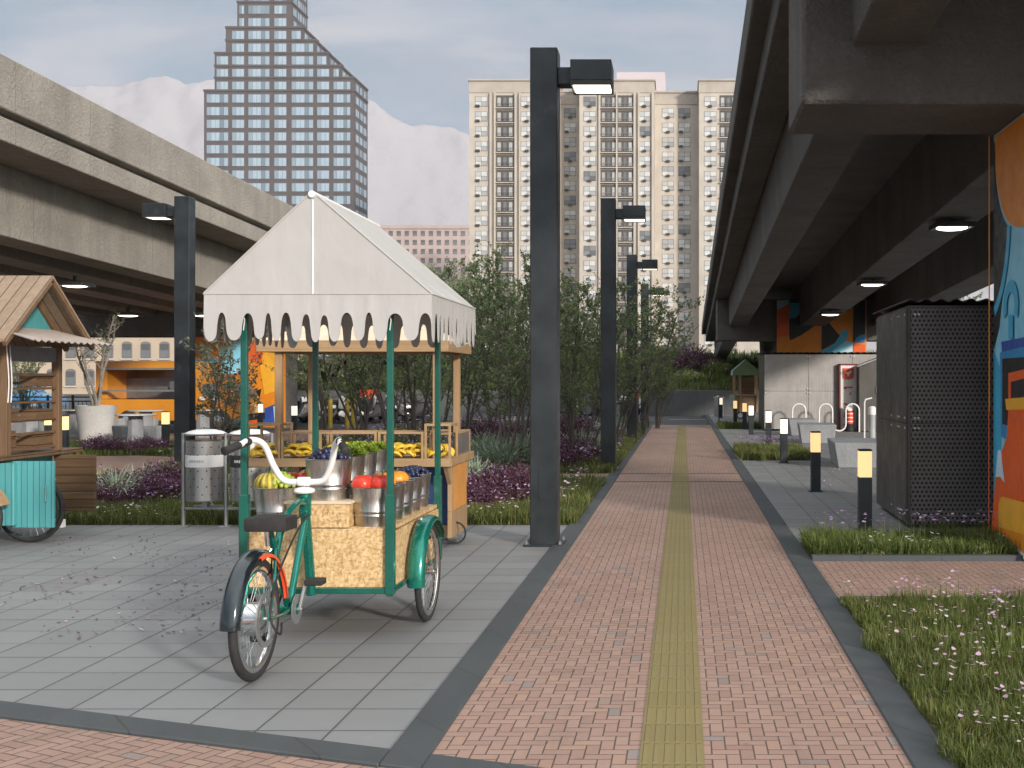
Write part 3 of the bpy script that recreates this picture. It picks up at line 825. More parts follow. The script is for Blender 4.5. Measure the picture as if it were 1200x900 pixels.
# ---- beige slab block
YB = 235.0; kb = YB/F
root = thing('apartment_block', 'wide beige apartment block of twenty storeys with balcony columns, behind the lamp posts', 'apartment block', (PX(706,YB), YB, 0))
wb = MB()
segs = [(552,655,233.0,98),(655,680,238.5,103.5),(680,767,233.0,98),(767,819,238.5,104),(819,905,233.0,98),(905,960,236.5,103)]
for (l,r,y,ty) in segs: wb.box(PX(l,YB), PX(r,YB), y+ (.004 if y > 234 else 0), 252, 0, PZ(ty,YB)-2.4)
wb.build('wall', M['beige'], root)
cb_ = MB()
for (l,r,y,ty) in segs:
    cb_.box(PX(l,YB)-.05, PX(r,YB)+.05, y-.12, 252, PZ(ty,YB)-2.38, PZ(ty,YB))
    cb_.box(PX(l,YB)-.25, PX(r,YB)+.25, y-.4, 252.2, PZ(ty,YB)+.002, PZ(ty,YB)+.35)
cb_.build('cornice', [M['beige2']], root)
ph = MB(); ph.box(PX(721,YB), PX(779,YB), 240, 251, PZ(110,YB), PZ(77,YB)); ph.build('penthouse', M['penthouse'], root)
protos = {'u': win_obj(2.5,2.0,2,[M['frame_dark'],M['glass_pale'],M['ac']],'unit',sash=True), 's': win_obj(2.5,2.0,2,[M['frame_dark'],M['glass_pale'],M['ac']],'unit_side',sash=True),
          'd': win_obj(2.5,2.0,2,[M['frame_dark'],M['glass_dark'],M['ac']],'unit',sash=True)}
spots = []; rest = []
zs = [PZ(121.7+17.33*i, YB) for i in range(19)]
for i, z in enumerate(zs):
    if z < 2: continue
    spots += [('s',PX(566,YB),232.98,z), ('u',PX(619,YB),232.98,z), ('u' if (i*7)%5 else 'd',PX(692,YB),232.98,z), ('u' if (i*3+1)%7 else 'd',PX(755.5,YB),232.98,z), ('u',PX(832,YB),232.98,z)]
    z2 = z - 6*kb
    rest += [('s' if i%3 else 'd',PX(666,YB),238.48,z2), ('u',PX(782.5,YB),238.48,z2), ('s' if i%4 else 'd',PX(802,YB),238.48,z2)]
put_windows(root, protos, spots + rest, 100)
# balconies: a flat panel with recess shade in its colour, slab, rail and clutter
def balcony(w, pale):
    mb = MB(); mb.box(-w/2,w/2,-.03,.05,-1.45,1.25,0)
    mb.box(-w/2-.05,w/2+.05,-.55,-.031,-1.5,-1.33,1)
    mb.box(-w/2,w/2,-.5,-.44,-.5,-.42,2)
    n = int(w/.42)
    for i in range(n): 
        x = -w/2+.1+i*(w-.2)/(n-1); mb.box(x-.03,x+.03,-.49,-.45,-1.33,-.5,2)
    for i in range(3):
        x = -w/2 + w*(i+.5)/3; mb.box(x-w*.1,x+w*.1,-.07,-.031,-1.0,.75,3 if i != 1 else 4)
    return mb.build('balcony', [M['beige_shade'], M['beige'], M['frame_grey'] if pale else M['frame_dark'], M['glass_pale'], M['glass_dark']])
p1 = balcony(3.55, False); p2 = balcony(3.2, True); used = set()
base = ROOTLOC[root.name]; nb = 0
for z in zs:
    if z < 2: continue
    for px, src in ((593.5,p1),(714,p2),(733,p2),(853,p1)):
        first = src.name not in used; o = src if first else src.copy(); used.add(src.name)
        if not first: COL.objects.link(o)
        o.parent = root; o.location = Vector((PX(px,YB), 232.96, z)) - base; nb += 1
# thin vertical piers between the window columns
vp = MB()
for px in (577,582,606,611,703.4,723.5,744,749,765): vp.box(PX(px,YB)-.16, PX(px,YB)+.16, 232.45, 232.99, 0, PZ(112,YB))
vp.build('pilaster', M['beige'], root)

# ---- pink brown block between the towers
YP = 330.0; kp = YP/F
root = thing('brick_block', 'hazy pinkish brick block with small windows, low between the two towers', 'apartment block', (PX(500,YP), YP, 0))
wb = MB(); wb.box(PX(425,YP), PX(700,YP), YP, YP+14, 0, PZ(266,YP)); wb.box(PX(425,YP)-.2, PX(700,YP)+.2, YP-.25, YP+14.2, PZ(268,YP), PZ(264,YP)); wb.build('wall', M['pink_brick'], root)
protos = {'p': win_obj(1.25,1.5,1,[M['frame_grey'],M['glass_dark'],M['ac']],None,sash=True)}
spots = [('p', PX(458+9.4*i,YP), YP-.04, PZ(273.5+10.6*j,YP)) for j in range(9) for i in range(11)]
put_windows(root, protos, spots)

# ---- tan houses behind the food court
YH = 125.0
root = thing('tan_building', 'tan brick building with rows of arched sash windows, seen under the left viaduct', 'building', (PX(100,YH), YH, 0))
wb = MB(); wb.box(PX(-140,YH), PX(332,YH), YH, YH+12, 0, 13.0); wb.box(PX(-140,YH)-.2, PX(332,YH)+.2, YH-.3, YH+12.2, 13.002, 13.5); wb.build('wall', M['tan_brick'], root)
def arched():
    mb = MB(); pts = [(-.55,-.95),(.55,-.95),(.55,.6)] + [(.55*math.cos(R(a)), .6+.3*math.sin(R(a))) for a in range(15,180,15)] + [(-.55,.6)]
    mb.prism(pts, -.03, .05, 'XZ', 0); mb.box(-.45,.45,-.06,-.031,-.85,-.07,1); mb.box(-.45,.45,-.07,-.031,.0,.62,1); mb.box(-.68,.68,-.14,.02,-1.12,-.96,2)
    o = mb.build('window', [M['frame_grey'], M['glass_dark'], M['beige']]); COL.objects.unlink(o); return o
protos = {'a': arched()}
put_windows(root, protos, [('a', PX(-5+22.0*i,YH), YH-.04, 1.9+3.0*j) for j in (1,0,2,3) for i in range(15)])

# ================================================================= CONTAINERS
def perf(name):
    t = NT(name); p = t.pos('object'); x, y, z = t.sep(p)
    s = .047; r = t.math('FLOOR', t.math('DIVIDE', z, s)); odd = t.math('MULTIPLY', t.math('FLOORED_MODULO', r, 2.0), .5)
    fx = t.math('SUBTRACT', t.math('FRACT', t.math('ADD', t.math('DIVIDE', x, s), odd)), .5); fz = t.math('SUBTRACT', t.math('FRACT', t.math('DIVIDE', z, s)), .5)
    d = t.math('SQRT', t.math('ADD', t.math('MULTIPLY', fx, fx), t.math('MULTIPLY', fz, fz)))
    g = t.mr(d, .24, .31)
    n = t.noise(p, 2, 5); c = t.mix(t.mr(n, .3, .7), (.12,.11,.105), (.165,.152,.146))
    c = t.mix(g, (.006,.006,.007), c); t.bump(g, .6, .01)
    return t.fin(c, .5, .35)
def corr(name, col, axis=0, pitch=.09, k=.006, rough=.55):
    t = NT(name); p = t.pos('object'); x = t.sep(p)[axis]
    w = t.math('SINE', t.math('MULTIPLY', x, 2*math.pi/pitch)); n = t.noise(p, 2.2, 5, .6)
    c = t.mix(t.mr(n, .3, .7), mul(col,.85), mul(col,1.12)); fl = t.noise(t.map(p,(3,3,.4)), 2, 4); c = t.mix(t.mr(fl,.5,.8,0,.3), c, mul(col,.6))
    t.bump(w, .5, k); return t.fin(c, rough, .3)
M['perf'] = perf('perforated_dark_steel'); M['dark_panel'] = plain('dark_steel_panel', (.085,.078,.072), .5, .3, var=.25, scale=2, bump=.08, bscale=12)
M['grey_panel'] = corr('grey_ribbed_panel', (.33,.315,.305), 0, .05, .002); M['roof_sheet'] = corr('dark_corrugated_roof', (.07,.065,.06), 0, .18, .02)
M['bolt'] = plain('bright_bolt', (.5,.48,.46), .35, .8)
# near container, turned a little
cx, cy = 2.39, 12.2
root = thing('storage_container', 'dark storage container with a perforated front, close on the right beside the mural pier', 'container', (cx,cy,0))
LX, LYd, HH = 1.5, 2.1, 2.40
def o2(mb, nm, mats, par=None, **k2):
    o = mb.build(nm, mats, off=(0,0,0), **k2); o.parent = par or root; ROOTLOC[o.name] = Vector((0,0,0)); return o
mb = MB(); mb.box(.02,LX,.02,LYd,.04,HH); o2(mb, 'body', M['dark_panel'], bevel=.004)
mb = MB(); mb.box(.05,LX,-.004,.018,.06,HH*.47); mb.box(.05,LX,-.004,.018,HH*.47+.008,HH-.03); o2(mb, 'perforated_panel', M['perf'])
mb = MB()
for y0, y1 in ((.04,.46),(.468,.98),(.988,1.5),(1.508,LYd)):
    for z0, z1 in ((.06,HH*.47),(HH*.47+.008,HH-.03)): mb.box(-.004,.018,y0,y1,z0,z1)
o2(mb, 'side_panel', M['dark_panel'], bevel=.002)
mb = MB()
for z in (.16, HH*.47-.05, HH*.47+.06, HH-.1):
    for y in (.08, .42, .52, .94): mb.lathe([(0,-.014),(.014,-.012),(.016,-.004)], (0,y,z), 10, axis='X')
    for x in (.09,.13): mb.lathe([(0,-.014),(.012,-.012),(.014,-.004)], (x,0,z), 10, axis='Y')
o2(mb, 'fixings', M['bolt'])['kind'] = 'stuff'
mb = MB(); xs = np.linspace(-.05, LX+.03, 65)
top = [(x, HH+.05+.018*math.sin(x*2*math.pi/.16)) for x in xs]; bot = [(x, z-.008) for x, z in top[::-1]]
mb.prism(top+bot, -.06, LYd+.06, 'XZ'); o2(mb, 'roof', M['roof_sheet'])
root.rotation_euler.z = R(-1.0)
# far grey container
root = thing('storage_container', 'long grey container with ribbed bolted panels behind the bicycle rack', 'container', (2.5,35.6,0))
mb = MB(); mb.box(2.52,8.4,35.62,38.2,.05,2.40); mb.build('body', M['dark_panel'], root, bevel=.005)  # the unlit dark of the left end is put into this body colour
mb = MB()
for x0, x1 in ((2.53,3.9),(3.91,5.28),(5.29,6.66),(6.67,8.39)):
    for z0, z1 in ((.06,1.24),(1.25,2.39)): mb.box(x0,x1,35.59,35.619,z0,z1)
mb.build('front_panel', M['grey_panel'], root)
mb = MB()
for x in (2.56,3.87,3.94,5.25,5.32,6.63):
    for z in (.12,1.18,1.31,2.33): mb.lathe([(0,-.02),(.03,-.016),(.032,0)], (x,35.59,z), 10, axis='Y')
mb.build('fixings', M['bolt'], root)['kind'] = 'stuff'
mb = MB(); xs = np.linspace(2.4,8.5,140); top = [(x, 2.45+.022*math.sin(x*2*math.pi/.2)) for x in xs]; bot = [(x, z-.008) for x, z in top[::-1]]
mb.prism(top+bot, 35.5, 38.3, 'XZ'); mb.build('roof', M['roof_sheet'], root)
# low dark cabinet with sloping top, right of the red and white sign
root = thing('equipment_cabinet', 'dark steel cabinet with sloping top between the sign and the perforated container', 'cabinet', (5.4,34.9,0))
mb = MB(); mb.prism([(5.38,.02),(5.38,2.0),(7.2,2.68),(7.2,.02)], 34.9, 35.55, 'XZ'); mb.build('body', M['dark_panel'], root, bevel=.01)
mb = MB(); mb.prism([(5.32,1.99),(5.32,2.03),(7.24,2.75),(7.24,2.71)], 34.8, 35.57, 'XZ'); mb.build('roof', M['grey_metal'], root)
mb = MB(); mb.box(5.9,5.93,34.87,34.899,1.2,1.4); mb.build('handle', M['bolt'], root)

# ---- red and white sign with emblem
sx0, sx1, sy, sz = PX(985,35.42), PX(1004.5,35.42), 35.42, 2.05
root = thing('totem_sign', 'white upright sign with red emblem on top, standing before the grey container', 'sign', ((sx0+sx1)/2, sy, 0))
mb = MB(); mb.box(sx0,sx1,sy,sy+.12,.02,sz); mb.build('panel', M['white'], root, bevel=.006)
mb = MB(); mb.box(sx0-.05,sx0-.001,sy-.02,sy+.14,.02,sz+.04); mb.box(sx0-.05,sx1+.03,sy-.02,sy+.14,sz+.001,sz+.045); mb.build('frame', plain('dark_red_paint', (.18,.02,.015), .5), root)
cxs = (sx0+sx1)/2 - .02
mb = MB(); w = .165; zc = sz-.26
mb.prism([(cxs-w,zc+.17),(cxs-w,zc-.12),(cxs-w+.05,zc-.17),(cxs-.03,zc-.17),(cxs,zc-.2),(cxs+.03,zc-.17),(cxs+w-.05,zc-.17),(cxs+w,zc-.12),(cxs+w,zc+.17)], sy-.03, sy-.001, 'XZ')
em = mb.build('emblem', M['red'], root, bevel=.006)
mb = MB(); mb.prism([(cxs-.09,zc+.07),(cxs-.03,zc+.03),(cxs+.01,zc+.05),(cxs+.10,zc+.10),(cxs+.08,zc+.03),(cxs+.02,zc-.02),(cxs+.01,zc-.08),(cxs-.02,zc-.08),(cxs-.03,zc-.02),(cxs-.09,zc+.02)], sy-.037, sy-.031, 'XZ')
mb.build('bird_mark', M['white'], em)
mb = MB()      # sideways lettering 1 - W M, read from the top down
def letter(strokes, z0, hgt):
    for (a,b,c,d) in strokes: mb.bar((cxs-.14+a*.28, sy-.012, z0-b*hgt), (cxs-.14+c*.28, sy-.012, z0-d*hgt), .022, .05)
letter([(.05,.5,.98,.5),(.05,.5,.25,.95)], 1.42, .12)
mb.bar((cxs+.06,sy-.012,1.22),(cxs+.06,sy-.012,1.12),.022,.07)
letter([(0,0,1,.22),(1,.22,.3,.5),(.3,.5,1,.78),(1,.78,0,1)], .86, .32)
letter([(0,0,1,0),(0,0,.6,.5),(.6,.5,0,1),(0,1,1,1)], .48, .30)
mb.build('lettering', M['red'], root)
# ---- upright hydrant-like pump with round white head in front of the sign
px_ = PX(996,35.1)
root = thing('pump_post', 'red and white banded pump post with round white dial, before the sign', 'pump', (px_,35.1,0))
mb = MB(); mb.lathe([(.13,0),(.13,.16),(.10,.18),(.10,.24)], (px_,35.1,0), 20); mb.build('base', M['black'], root, smooth=True)
mb = MB(); mb.lathe([(.10,.242),(.10,.62)], (px_,35.1,0), 20); mb.build('body', M['red'], root, smooth=True)
mb = MB()
for z in (.30,.42,.54): mb.lathe([(.101,z),(.104,z+.002),(.104,z+.03),(.101,z+.032)], (px_,35.1,0), 20)
mb.build('band', M['white'], root, smooth=True)
mb = MB(); mb.lathe([(0,-.05),(.095,-.045),(.105,-.02),(.105,.03),(.08,.05),(0,.05)], (px_,35.1,.73), 22, axis='Y'); mb.build('dial', M['white'], root, smooth=True)

# ---- bicycle rack: one bent tube
yr = 34.9; r = .205
xs = [PX(929.5,yr)+.2+.0 + .41*i for i in range(6)]
pts = []; zt = .86-r; zb = .03+r
x0 = PX(928.5,yr); pts.append((x0,yr,.0)); pts.append((x0,yr,zb)); up = True; x = x0
for i in range(5):
    c = x + r
    if i % 2 == 0: pts += [(c - r*math.cos(R(a)), yr, zt + r*math.sin(R(a))) for a in range(0,181,18)]
    else: pts += [(c - r*math.cos(R(a)), yr, zb - r*math.sin(R(a))) for a in range(0,181,18)]
    x += 2*r
pts.append((x,yr,zb)); pts.append((x,yr,0))
mb = MB(); mb.tube(pts, .026, 12); o = solo(mb, 'bicycle_rack', M['white'], 'white wavy tube bicycle rack in front of the grey container', 'bicycle rack', loc=(x0,yr,0), smooth=True)
# ---- repair stand with hose, at the edge of the near container
xr_ = PX(1013,30)
root = thing('repair_stand', 'slim white frame stand with clear cylinder, left of the perforated container', 'stand', (xr_,30,0))
mb = MB(); mb.tube([(xr_,30,0),(xr_,30,1.0),(xr_+.03,30,1.08),(xr_+.2,30,1.12)], .022, 10); mb.build('frame', M['white'], root, smooth=True)
mb = MB(); mb.lathe([(.09,.02),(.09,.68)], (xr_+.2,30,0), 18); mb.build('cylinder', plain('clear_grey_plastic', (.35,.36,.36), .15), root, smooth=True)
mb = MB(); mb.lathe([(.1,.681),(.1,.86),(.07,.9),(0,.91)], (xr_+.2,30,0), 18); mb.build('cap', M['white'], root, smooth=True)
# ---- concrete blocks
def block(w, d, h):
    mb = MB(); b = .14
    vs = [(0,0,0),(w,0,0),(w,d,0),(0,d,0),(-b*.55,-b*.2,h),(w+b*.5,-b*.2,h),(w+b*.5,d+b*.2,h),(-b*.55,d+b*.2,h)]
    mb.add(vs, [(3,2,1,0),(4,5,6,7),(0,1,5,4),(1,2,6,5),(2,3,7,6),(3,0,4,7)])
    return mb
for (x,y,w,d,h,rot,l) in ((2.80,20.6,.80,1.7,.46,-3,'nearest grey concrete seat block, partly behind the perforated container'), (2.97,28.6,.80,1.5,.47,-4,'middle grey concrete seat block beyond the small grass bed'), (3.07,32.4,.70,1.3,.47,2,'farthest pale concrete seat block below the wavy bicycle rack')):
    o = solo(block(w,d,h), 'concrete_block', M['concrete_seat'], l, 'concrete seat', 'grey concrete seat blocks', bevel=.015, loc=None)
    o.location = (x,y,0); o.rotation_euler.z = R(rot)
# ================================================================= FRUIT TRICYCLE
CX, CY0, CY1 = -2.235, 6.95, 8.29
XL, XR = -2.68, -1.79
root = cart = thing('fruit_tricycle', 'green cargo tricycle with white scalloped canopy and pressed board box full of fruit buckets', 'cargo tricycle', (CX, 7.5, 0))
# canopy
EL, ER, EF, EB = -2.89, -1.518, 6.86, 8.30
ZE, ZR, ZV = 2.118, 2.705, 1.835
mb = MB(); th = .008
def sheetq(mb, q, m=0):
    q = [Vector(p) for p in q]; nrm = (q[1]-q[0]).cross(q[2]-q[0]).normalized()*th
    n = len(q); vs = q + [p-nrm for p in q]
    mb.add(vs, [tuple(range(n)), tuple(reversed(range(n,2*n)))] + [(i, i+n, (i+1)%n+n, (i+1)%n) for i in range(n)], m)
def slope(x0, x1, n=10):
    """cloth roof plane with a slight sag"""
    N = 14
    vs = []; 
    for j in range(n+1):
        for i in range(N+1):
            u, v = j/n, i/N
            z = ZR + (ZE-ZR)*u - .012*math.sin(math.pi*u) - .006*math.sin(math.pi*v)*math.sin(math.pi*u)
            vs.append((x0+(x1-x0)*u, EF+(EB-EF)*v, z))
    mb.add(vs, [(j*(N+1)+i, j*(N+1)+i+1, (j+1)*(N+1)+i+1, (j+1)*(N+1)+i) for j in range(n) for i in range(N)])
    mb.add([(a,b,c-th) for a,b,c in vs], [(j*(N+1)+i, (j+1)*(N+1)+i, (j+1)*(N+1)+i+1, j*(N+1)+i+1) for j in range(n) for i in range(N)])
slope(CX+.03, ER); slope(CX-.03, EL)
sheetq(mb, [(EL,EF,ZE),(ER,EF,ZE),(CX+.03,EF,ZR),(CX-.03,EF,ZR)]); sheetq(mb, [(EL,EB,ZE),(CX-.03,EB,ZR),(CX+.03,EB,ZR),(ER,EB,ZE)])
can = mb.build('canopy', M['canvas'], root, smooth=True, ang=25)
def valance(p0, p1, out, lobes, name='valance'):
    p0, p1 = Vector(p0), Vector(p1); n = lobes*22; mb = MB()
    top, bot = [], []; rv_ = random.Random(lobes+int(p0.x*100)); cuts = [0.0]
    for q in range(lobes): cuts.append(cuts[-1]+rv_.uniform(.72,1.3))
    cuts = [c/cuts[-1] for c in cuts]; ln_ = [rv_.uniform(.88,1.12) for _ in range(lobes)]; gp_ = [rv_.uniform(.85,1.15) for _ in range(lobes)]; aa_ = [rv_.uniform(.46,.62) for _ in range(lobes)]
    for i in range(n+1):
        u = i/n; q = max(k for k in range(lobes) if cuts[k] <= min(u,.99999)); f = min(.999,(u-cuts[q])/(cuts[q+1]-cuts[q]))
        a = aa_[q]
        if f < a: t_ = abs(f/a*2-1); h = .5+.5*ln_[q]*(1-t_**2.2)**.5
        else: t_ = abs((f-a)/(1-a)*2-1); h = .5-.5*gp_[q]*(1-t_**2.2)**.5
        zb = 2.0 - (2.0-ZV)*h
        p = p0.lerp(p1, u); wv = .004*math.sin(u*lobes*2*math.pi)
        top.append(p + Vector(out)*0); bot.append(Vector((p.x,p.y,zb)) + Vector(out)*(.004+wv*.3))
    o = Vector(out)*.006
    vs = top + bot + [p-o for p in top] + [p-o for p in bot]; k = n+1
    fs = []
    for i in range(n):
        fs += [(i,i+1,k+i+1,k+i), (2*k+i,3*k+i,3*k+i+1,2*k+i+1), (k+i,k+i+1,3*k+i+1,3*k+i)]
    fs += [(0,k,3*k,2*k),(n,2*k+n,3*k+n,k+n)]
    mb.add(vs, fs); return mb.build(name, M['canvas'], can, smooth=True, ang=40)
valance((EL,EF,ZE),(ER,EF,ZE),(0,-1,0),10); valance((EL,EB,ZE),(ER,EB,ZE),(0,1,0),10)
valance((ER,EF,ZE),(ER,EB,ZE),(1,0,0),11); valance((EL,EF,ZE),(EL,EB,ZE),(-1,0,0),11)
mb = MB(); mb.tube([(CX,EF-.02,ZR+.012),(CX,EB+.02,ZR+.012)], .021, 14); mb.build('ridge_roll', M['white'], can, smooth=True)
mb = MB(); mb.tube([(CX,EF-.002,ZR-.02),(CX,EF-.002,ZE+.0)], .0055, 8); mb.build('seam', M['white'], can, smooth=True)
# piping along the cloth edges and the seams of the side panels
mb = MB()
for x in (EL,ER):
    mb.tube([(CX+(.03 if x == ER else -.03),EF,ZR+.004),(x,EF,ZE+.003)], .006, 6); mb.tube([(x,EF-.002,ZE),(x,EB+.002,ZE)], .006, 6)
mb.tube([(EL,EF-.001,ZE),(ER,EF-.001,ZE)], .004, 6)
for v in (.33,.67):
    y_ = EF+(EB-EF)*v
    for x in (EL,ER): mb.tube([(CX+(x-CX)*q, y_, ZR+(ZE-ZR)*q-.012*math.sin(math.pi*q)-.006*math.sin(math.pi*v)*math.sin(math.pi*q)+.001) for q in (.06,.3,.5,.7,1.0)], .0035, 6)
mb.build('piping', M['canvas'], can, smooth=True)
mb = MB()
for x in (XL,XR):
    for y in (CY0,CY1):
        mb.tube([(x-.026,y-.026,2.02),(x+.026,y-.026,2.03),(x+.026,y+.026,2.02),(x-.026,y+.026,2.03)], .004, 6, closed=True); mb.tube([(x,y-.024,2.025),(x+.012,y-.032,1.96),(x+.004,y-.03,1.90)], .0035, 6)
o_ = mb.build('ties', M['white'], can, smooth=True); o_['kind'] = 'stuff'
# posts and frame
for x in (XL, XR):
    for y in (CY0, CY1):
        mb = MB(); s = .019; mb.box(x-s,x+s,y-s,y+s,.28,2.1 + .0); mb.box(x-.027,x+.027,y-.027,y+.027,.29,.90); mb.build('post', M['green'], root, bevel=.004)
mb = MB()
for y in (CY0, CY1): mb.box(XL+.028,XR-.028,y-.02,y+.02,.295,.33)
for x in (XL, XR): mb.box(x-.02,x+.02,CY0+.028,CY1-.028,.295,.33)
for y in (CY0, CY1): mb.box(XL+.02,XR-.02,y-.012,y+.012,2.075,2.10)
for x in (XL, XR): mb.box(x-.012,x+.012,CY0+.02,CY1-.02,2.075,2.10)
mb.tube([(XR-.05,7.57,.33),(XL+.05,7.57,.33)], .016, 10)
mb.build('frame', M['green'], root, bevel=.003)
# box
mb = MB()
mb.box(XL+.02,XR-.02,CY0+.005,CY0+.025,.331,.69); mb.box(XL+.02,XR-.02,CY1-.025,CY1-.005,.331,.69)
mb.box(XL-.012,XL+.008,CY0+.03,CY1-.03,.331,.665); mb.box(XR-.008,XR+.012,CY0+.03,CY1-.03,.331,.665)
mb.box(XL+.02,XR-.02,CY0+.03,CY1-.03,.331,.35)
mb.build('box', M['osb'], root, bevel=.0015)
mb = MB(); mb.box(XL+.0,XR-.0,CY0+.03,CY1-.03,.672,.695); mb.build('shelf', M['osb'], root, bevel=.0015)
mb = MB(); mb.box(-2.425,-2.045,CY0+.002,CY1-.06,.6965,.84); mb.build('plinth', M['osb'], root, bevel=.0015)
mb = MB(); mb.box(-2.44,-2.03,CY0-.004,CY1-.05,.8405,.856); mb.build('plinth_top', M['ply'], root, bevel=.001)

def wheel(parent, name, x, y, r, z=None, spokes=28, hubr=.03, hubw=.05, tw=.022, tyre_mat='tyre', rimmat='chrome'):
    z = z or r
    mb = MB(); n = 48
    mb.lathe([(r-.048 if 0 else r-tw*2, -tw*.55),(r-tw*1.1,-tw),(r-tw*.35,-tw*.8),(r,-tw*.25),(r,tw*.25),(r-tw*.35,tw*.8),(r-tw*1.1,tw),(r-tw*2,tw*.55)], (x,y,z), n, axis='X', closed=True)
    w = mb.build(name, M[tyre_mat], parent, smooth=True, ang=50)
    mb = MB(); ri = r-tw*2; mb.lathe([(ri+.004,-.016),(ri-.004,-.018),(ri-.026,-.012),(ri-.03,0),(ri-.026,.012),(ri-.004,.018),(ri+.004,.016)], (x,y,z), n, axis='X', closed=True)
    mb.build('rim', M[rimmat], w, smooth=True, ang=50)
    mb = MB(); mb.lathe([(0,-hubw-.02),(.012,-hubw-.02),(.012,-hubw),(hubr,-hubw),(hubr,-hubw+.008),(hubr*.72,-hubw+.02),(hubr*.72,hubw-.02),(hubr,hubw-.008),(hubr,hubw),(.012,hubw),(.012,hubw+.02),(0,hubw+.02)], (x,y,z), 20, axis='X')
    mb.build('hub', M['chrome'], w, smooth=True, ang=40)
    mb = MB()
    for i in range(spokes):
        a = 2*math.pi*i/spokes; b = a + (.35 if i % 2 else -.35); sd = hubw*.8*(1 if i % 4 < 2 else -1)
        mb.tube([(x+sd, y+hubr*.9*math.cos(b), z+hubr*.9*math.sin(b)), (x, y+(ri-.02)*math.cos(a), z+(ri-.02)*math.sin(a))], .0017, 5)
    mb.build('spokes', M['chrome'], w)
    return w
def fender(parent, name, mat, x, y, z, r, w, a0, a1, thick=.006, crown=.02, n=26):
    """curved mudguard round the x axis; angles from -Y (0) over the top (90) to +Y (180)"""
    mb = MB(); prof = []
    m = 8
    for j in range(m+1):
        u = j/m*2-1; prof.append((u*w/2, -crown*u*u - (.012 if abs(u) == 1 else 0)))
    full = prof + [(u, h-thick) for u, h in prof[::-1]]
    k = len(full); vs = []
    for i in range(n+1):
        a = R(a0+(a1-a0)*i/n)
        for u, h in full:
            q = r+h; vs.append((x+u, y-q*math.cos(a), z+q*math.sin(a)))
    fs = [(i*k+j, i*k+(j+1)%k, (i+1)*k+(j+1)%k, (i+1)*k+j) for i in range(n) for j in range(k)]
    fs += [tuple(range(k)), tuple(reversed(range(n*k,(n+1)*k)))]
    mb.add(vs, fs); return mb.build(name, M[mat], parent, smooth=True, ang=45)
for x in (-1.70, -2.77):
    wheel(root, 'front_wheel', x, 7.57, .325, tw=.021, hubr=.026, hubw=.04)
    fender(root, 'fender', 'teal_metal', x, 7.57, .33, .372, .115, -8, 150)
# bicycle half
BX = -2.255; WY, WX = 6.07, -2.285
rw = wheel(root, 'rear_wheel', WX, WY, .325, tw=.024, hubr=.03, hubw=.05, spokes=32)
mb = MB(); mb.lathe([(0,-.052),(.06,-.05),(.088,-.035),(.088,.035),(.075,.05),(.03,.056),(0,.058)], (WX,WY,.325), 28, axis='X'); mb.build('hub_motor', M['chrome'], rw, smooth=True, ang=40)
mb = MB(); mb.lathe([(.12,-.004),(.15,-.004),(.15,.004),(.12,.004)], (WX+.062,WY,.325), 28, axis='X', closed=True); mb.build('brake_disc', M['grey_metal'], rw)
fender(root, 'rear_fender', 'dark_chrome', WX, WY, .325, .372, .105, 2, 118)
fender(root, 'chain_guard', 'red', WX+.052, WY, .325, .345, .022, 78, 172, crown=.002)
mb = MB(); HY = 6.77; HZ0, HZ1 = .87, .93
# head column down the front of the box, curved top tube, down tube, seat tube, stays
mb.tube([(BX,HY-.01,.905),(BX,6.83,.62),(BX,6.895,.30)], .03, 14)
mb.tube([(BX,6.80,.855),(BX,6.66,.885),(BX,6.50,.845),(BX,6.36,.74),(BX,6.30,.64)], .022, 12)
mb.tube([(BX,6.79,.78),(BX-.002,6.70,.62),(BX-.004,6.56,.36),(BX-.005,6.52,.29)], .021, 12)
mb.tube([(BX,6.19,.80),(BX,6.28,.66),(BX,6.40,.46),(BX-.003,6.50,.30)], .019, 12)
for sd in (-1,1):
    mb.tube([(BX+sd*.012,6.26,.67),(WX+sd*.072,6.16,.50),(WX+sd*.075,WY,.327)], .009, 8)
    mb.tube([(BX+sd*.02,6.47,.30),(WX+sd*.075,6.30,.305),(WX+sd*.075,WY,.323)], .010, 8)
mb.lathe([(.03,-.05),(.034,-.045),(.034,.045),(.03,.05)], (BX,6.505,.29), 16, axis='X')
mb.lathe([(.036,-.07),(.036,.07)], (BX,6.785,.86), 16)
mb.build('bicycle_frame', M['teal_metal'], root, smooth=True, ang=40)
mb = MB(); mb.tube([(BX,6.77,.93),(BX,6.765,1.0)], .015, 12); mb.build('stem', M['chrome'], root, smooth=True)
mb = MB(); mb.lathe([(0,.925),(.055,.928),(.062,.938),(.058,.952),(.03,.962),(0,.964)], (BX,6.77,0), 24); mb.build('headset_cap', M['white'], root, smooth=True, ang=40)
def smoothpts(P_, n=6):
    out = []
    for i in range(len(P_)-1):
        p0 = Vector(P_[max(i-1,0)]); p1 = Vector(P_[i]); p2 = Vector(P_[i+1]); p3 = Vector(P_[min(i+2,len(P_)-1)])
        for k in range(n):
            t = k/n; out.append(.5*((2*p1)+(p2-p0)*t+(2*p0-5*p1+4*p2-p3)*t*t+(3*p1-p0-3*p2+p3)*t**3))
    out.append(Vector(P_[-1])); return out
hb = smoothpts([(BX-.255,6.53,1.228),(BX-.225,6.62,1.25),(BX-.185,6.69,1.215),(BX-.15,6.735,1.09),(BX-.105,6.76,1.005),(BX-.03,6.765,.992),(BX+.03,6.765,.992),(BX+.105,6.76,1.005),(BX+.15,6.735,1.09),(BX+.185,6.69,1.215),(BX+.225,6.62,1.25),(BX+.255,6.53,1.228)])
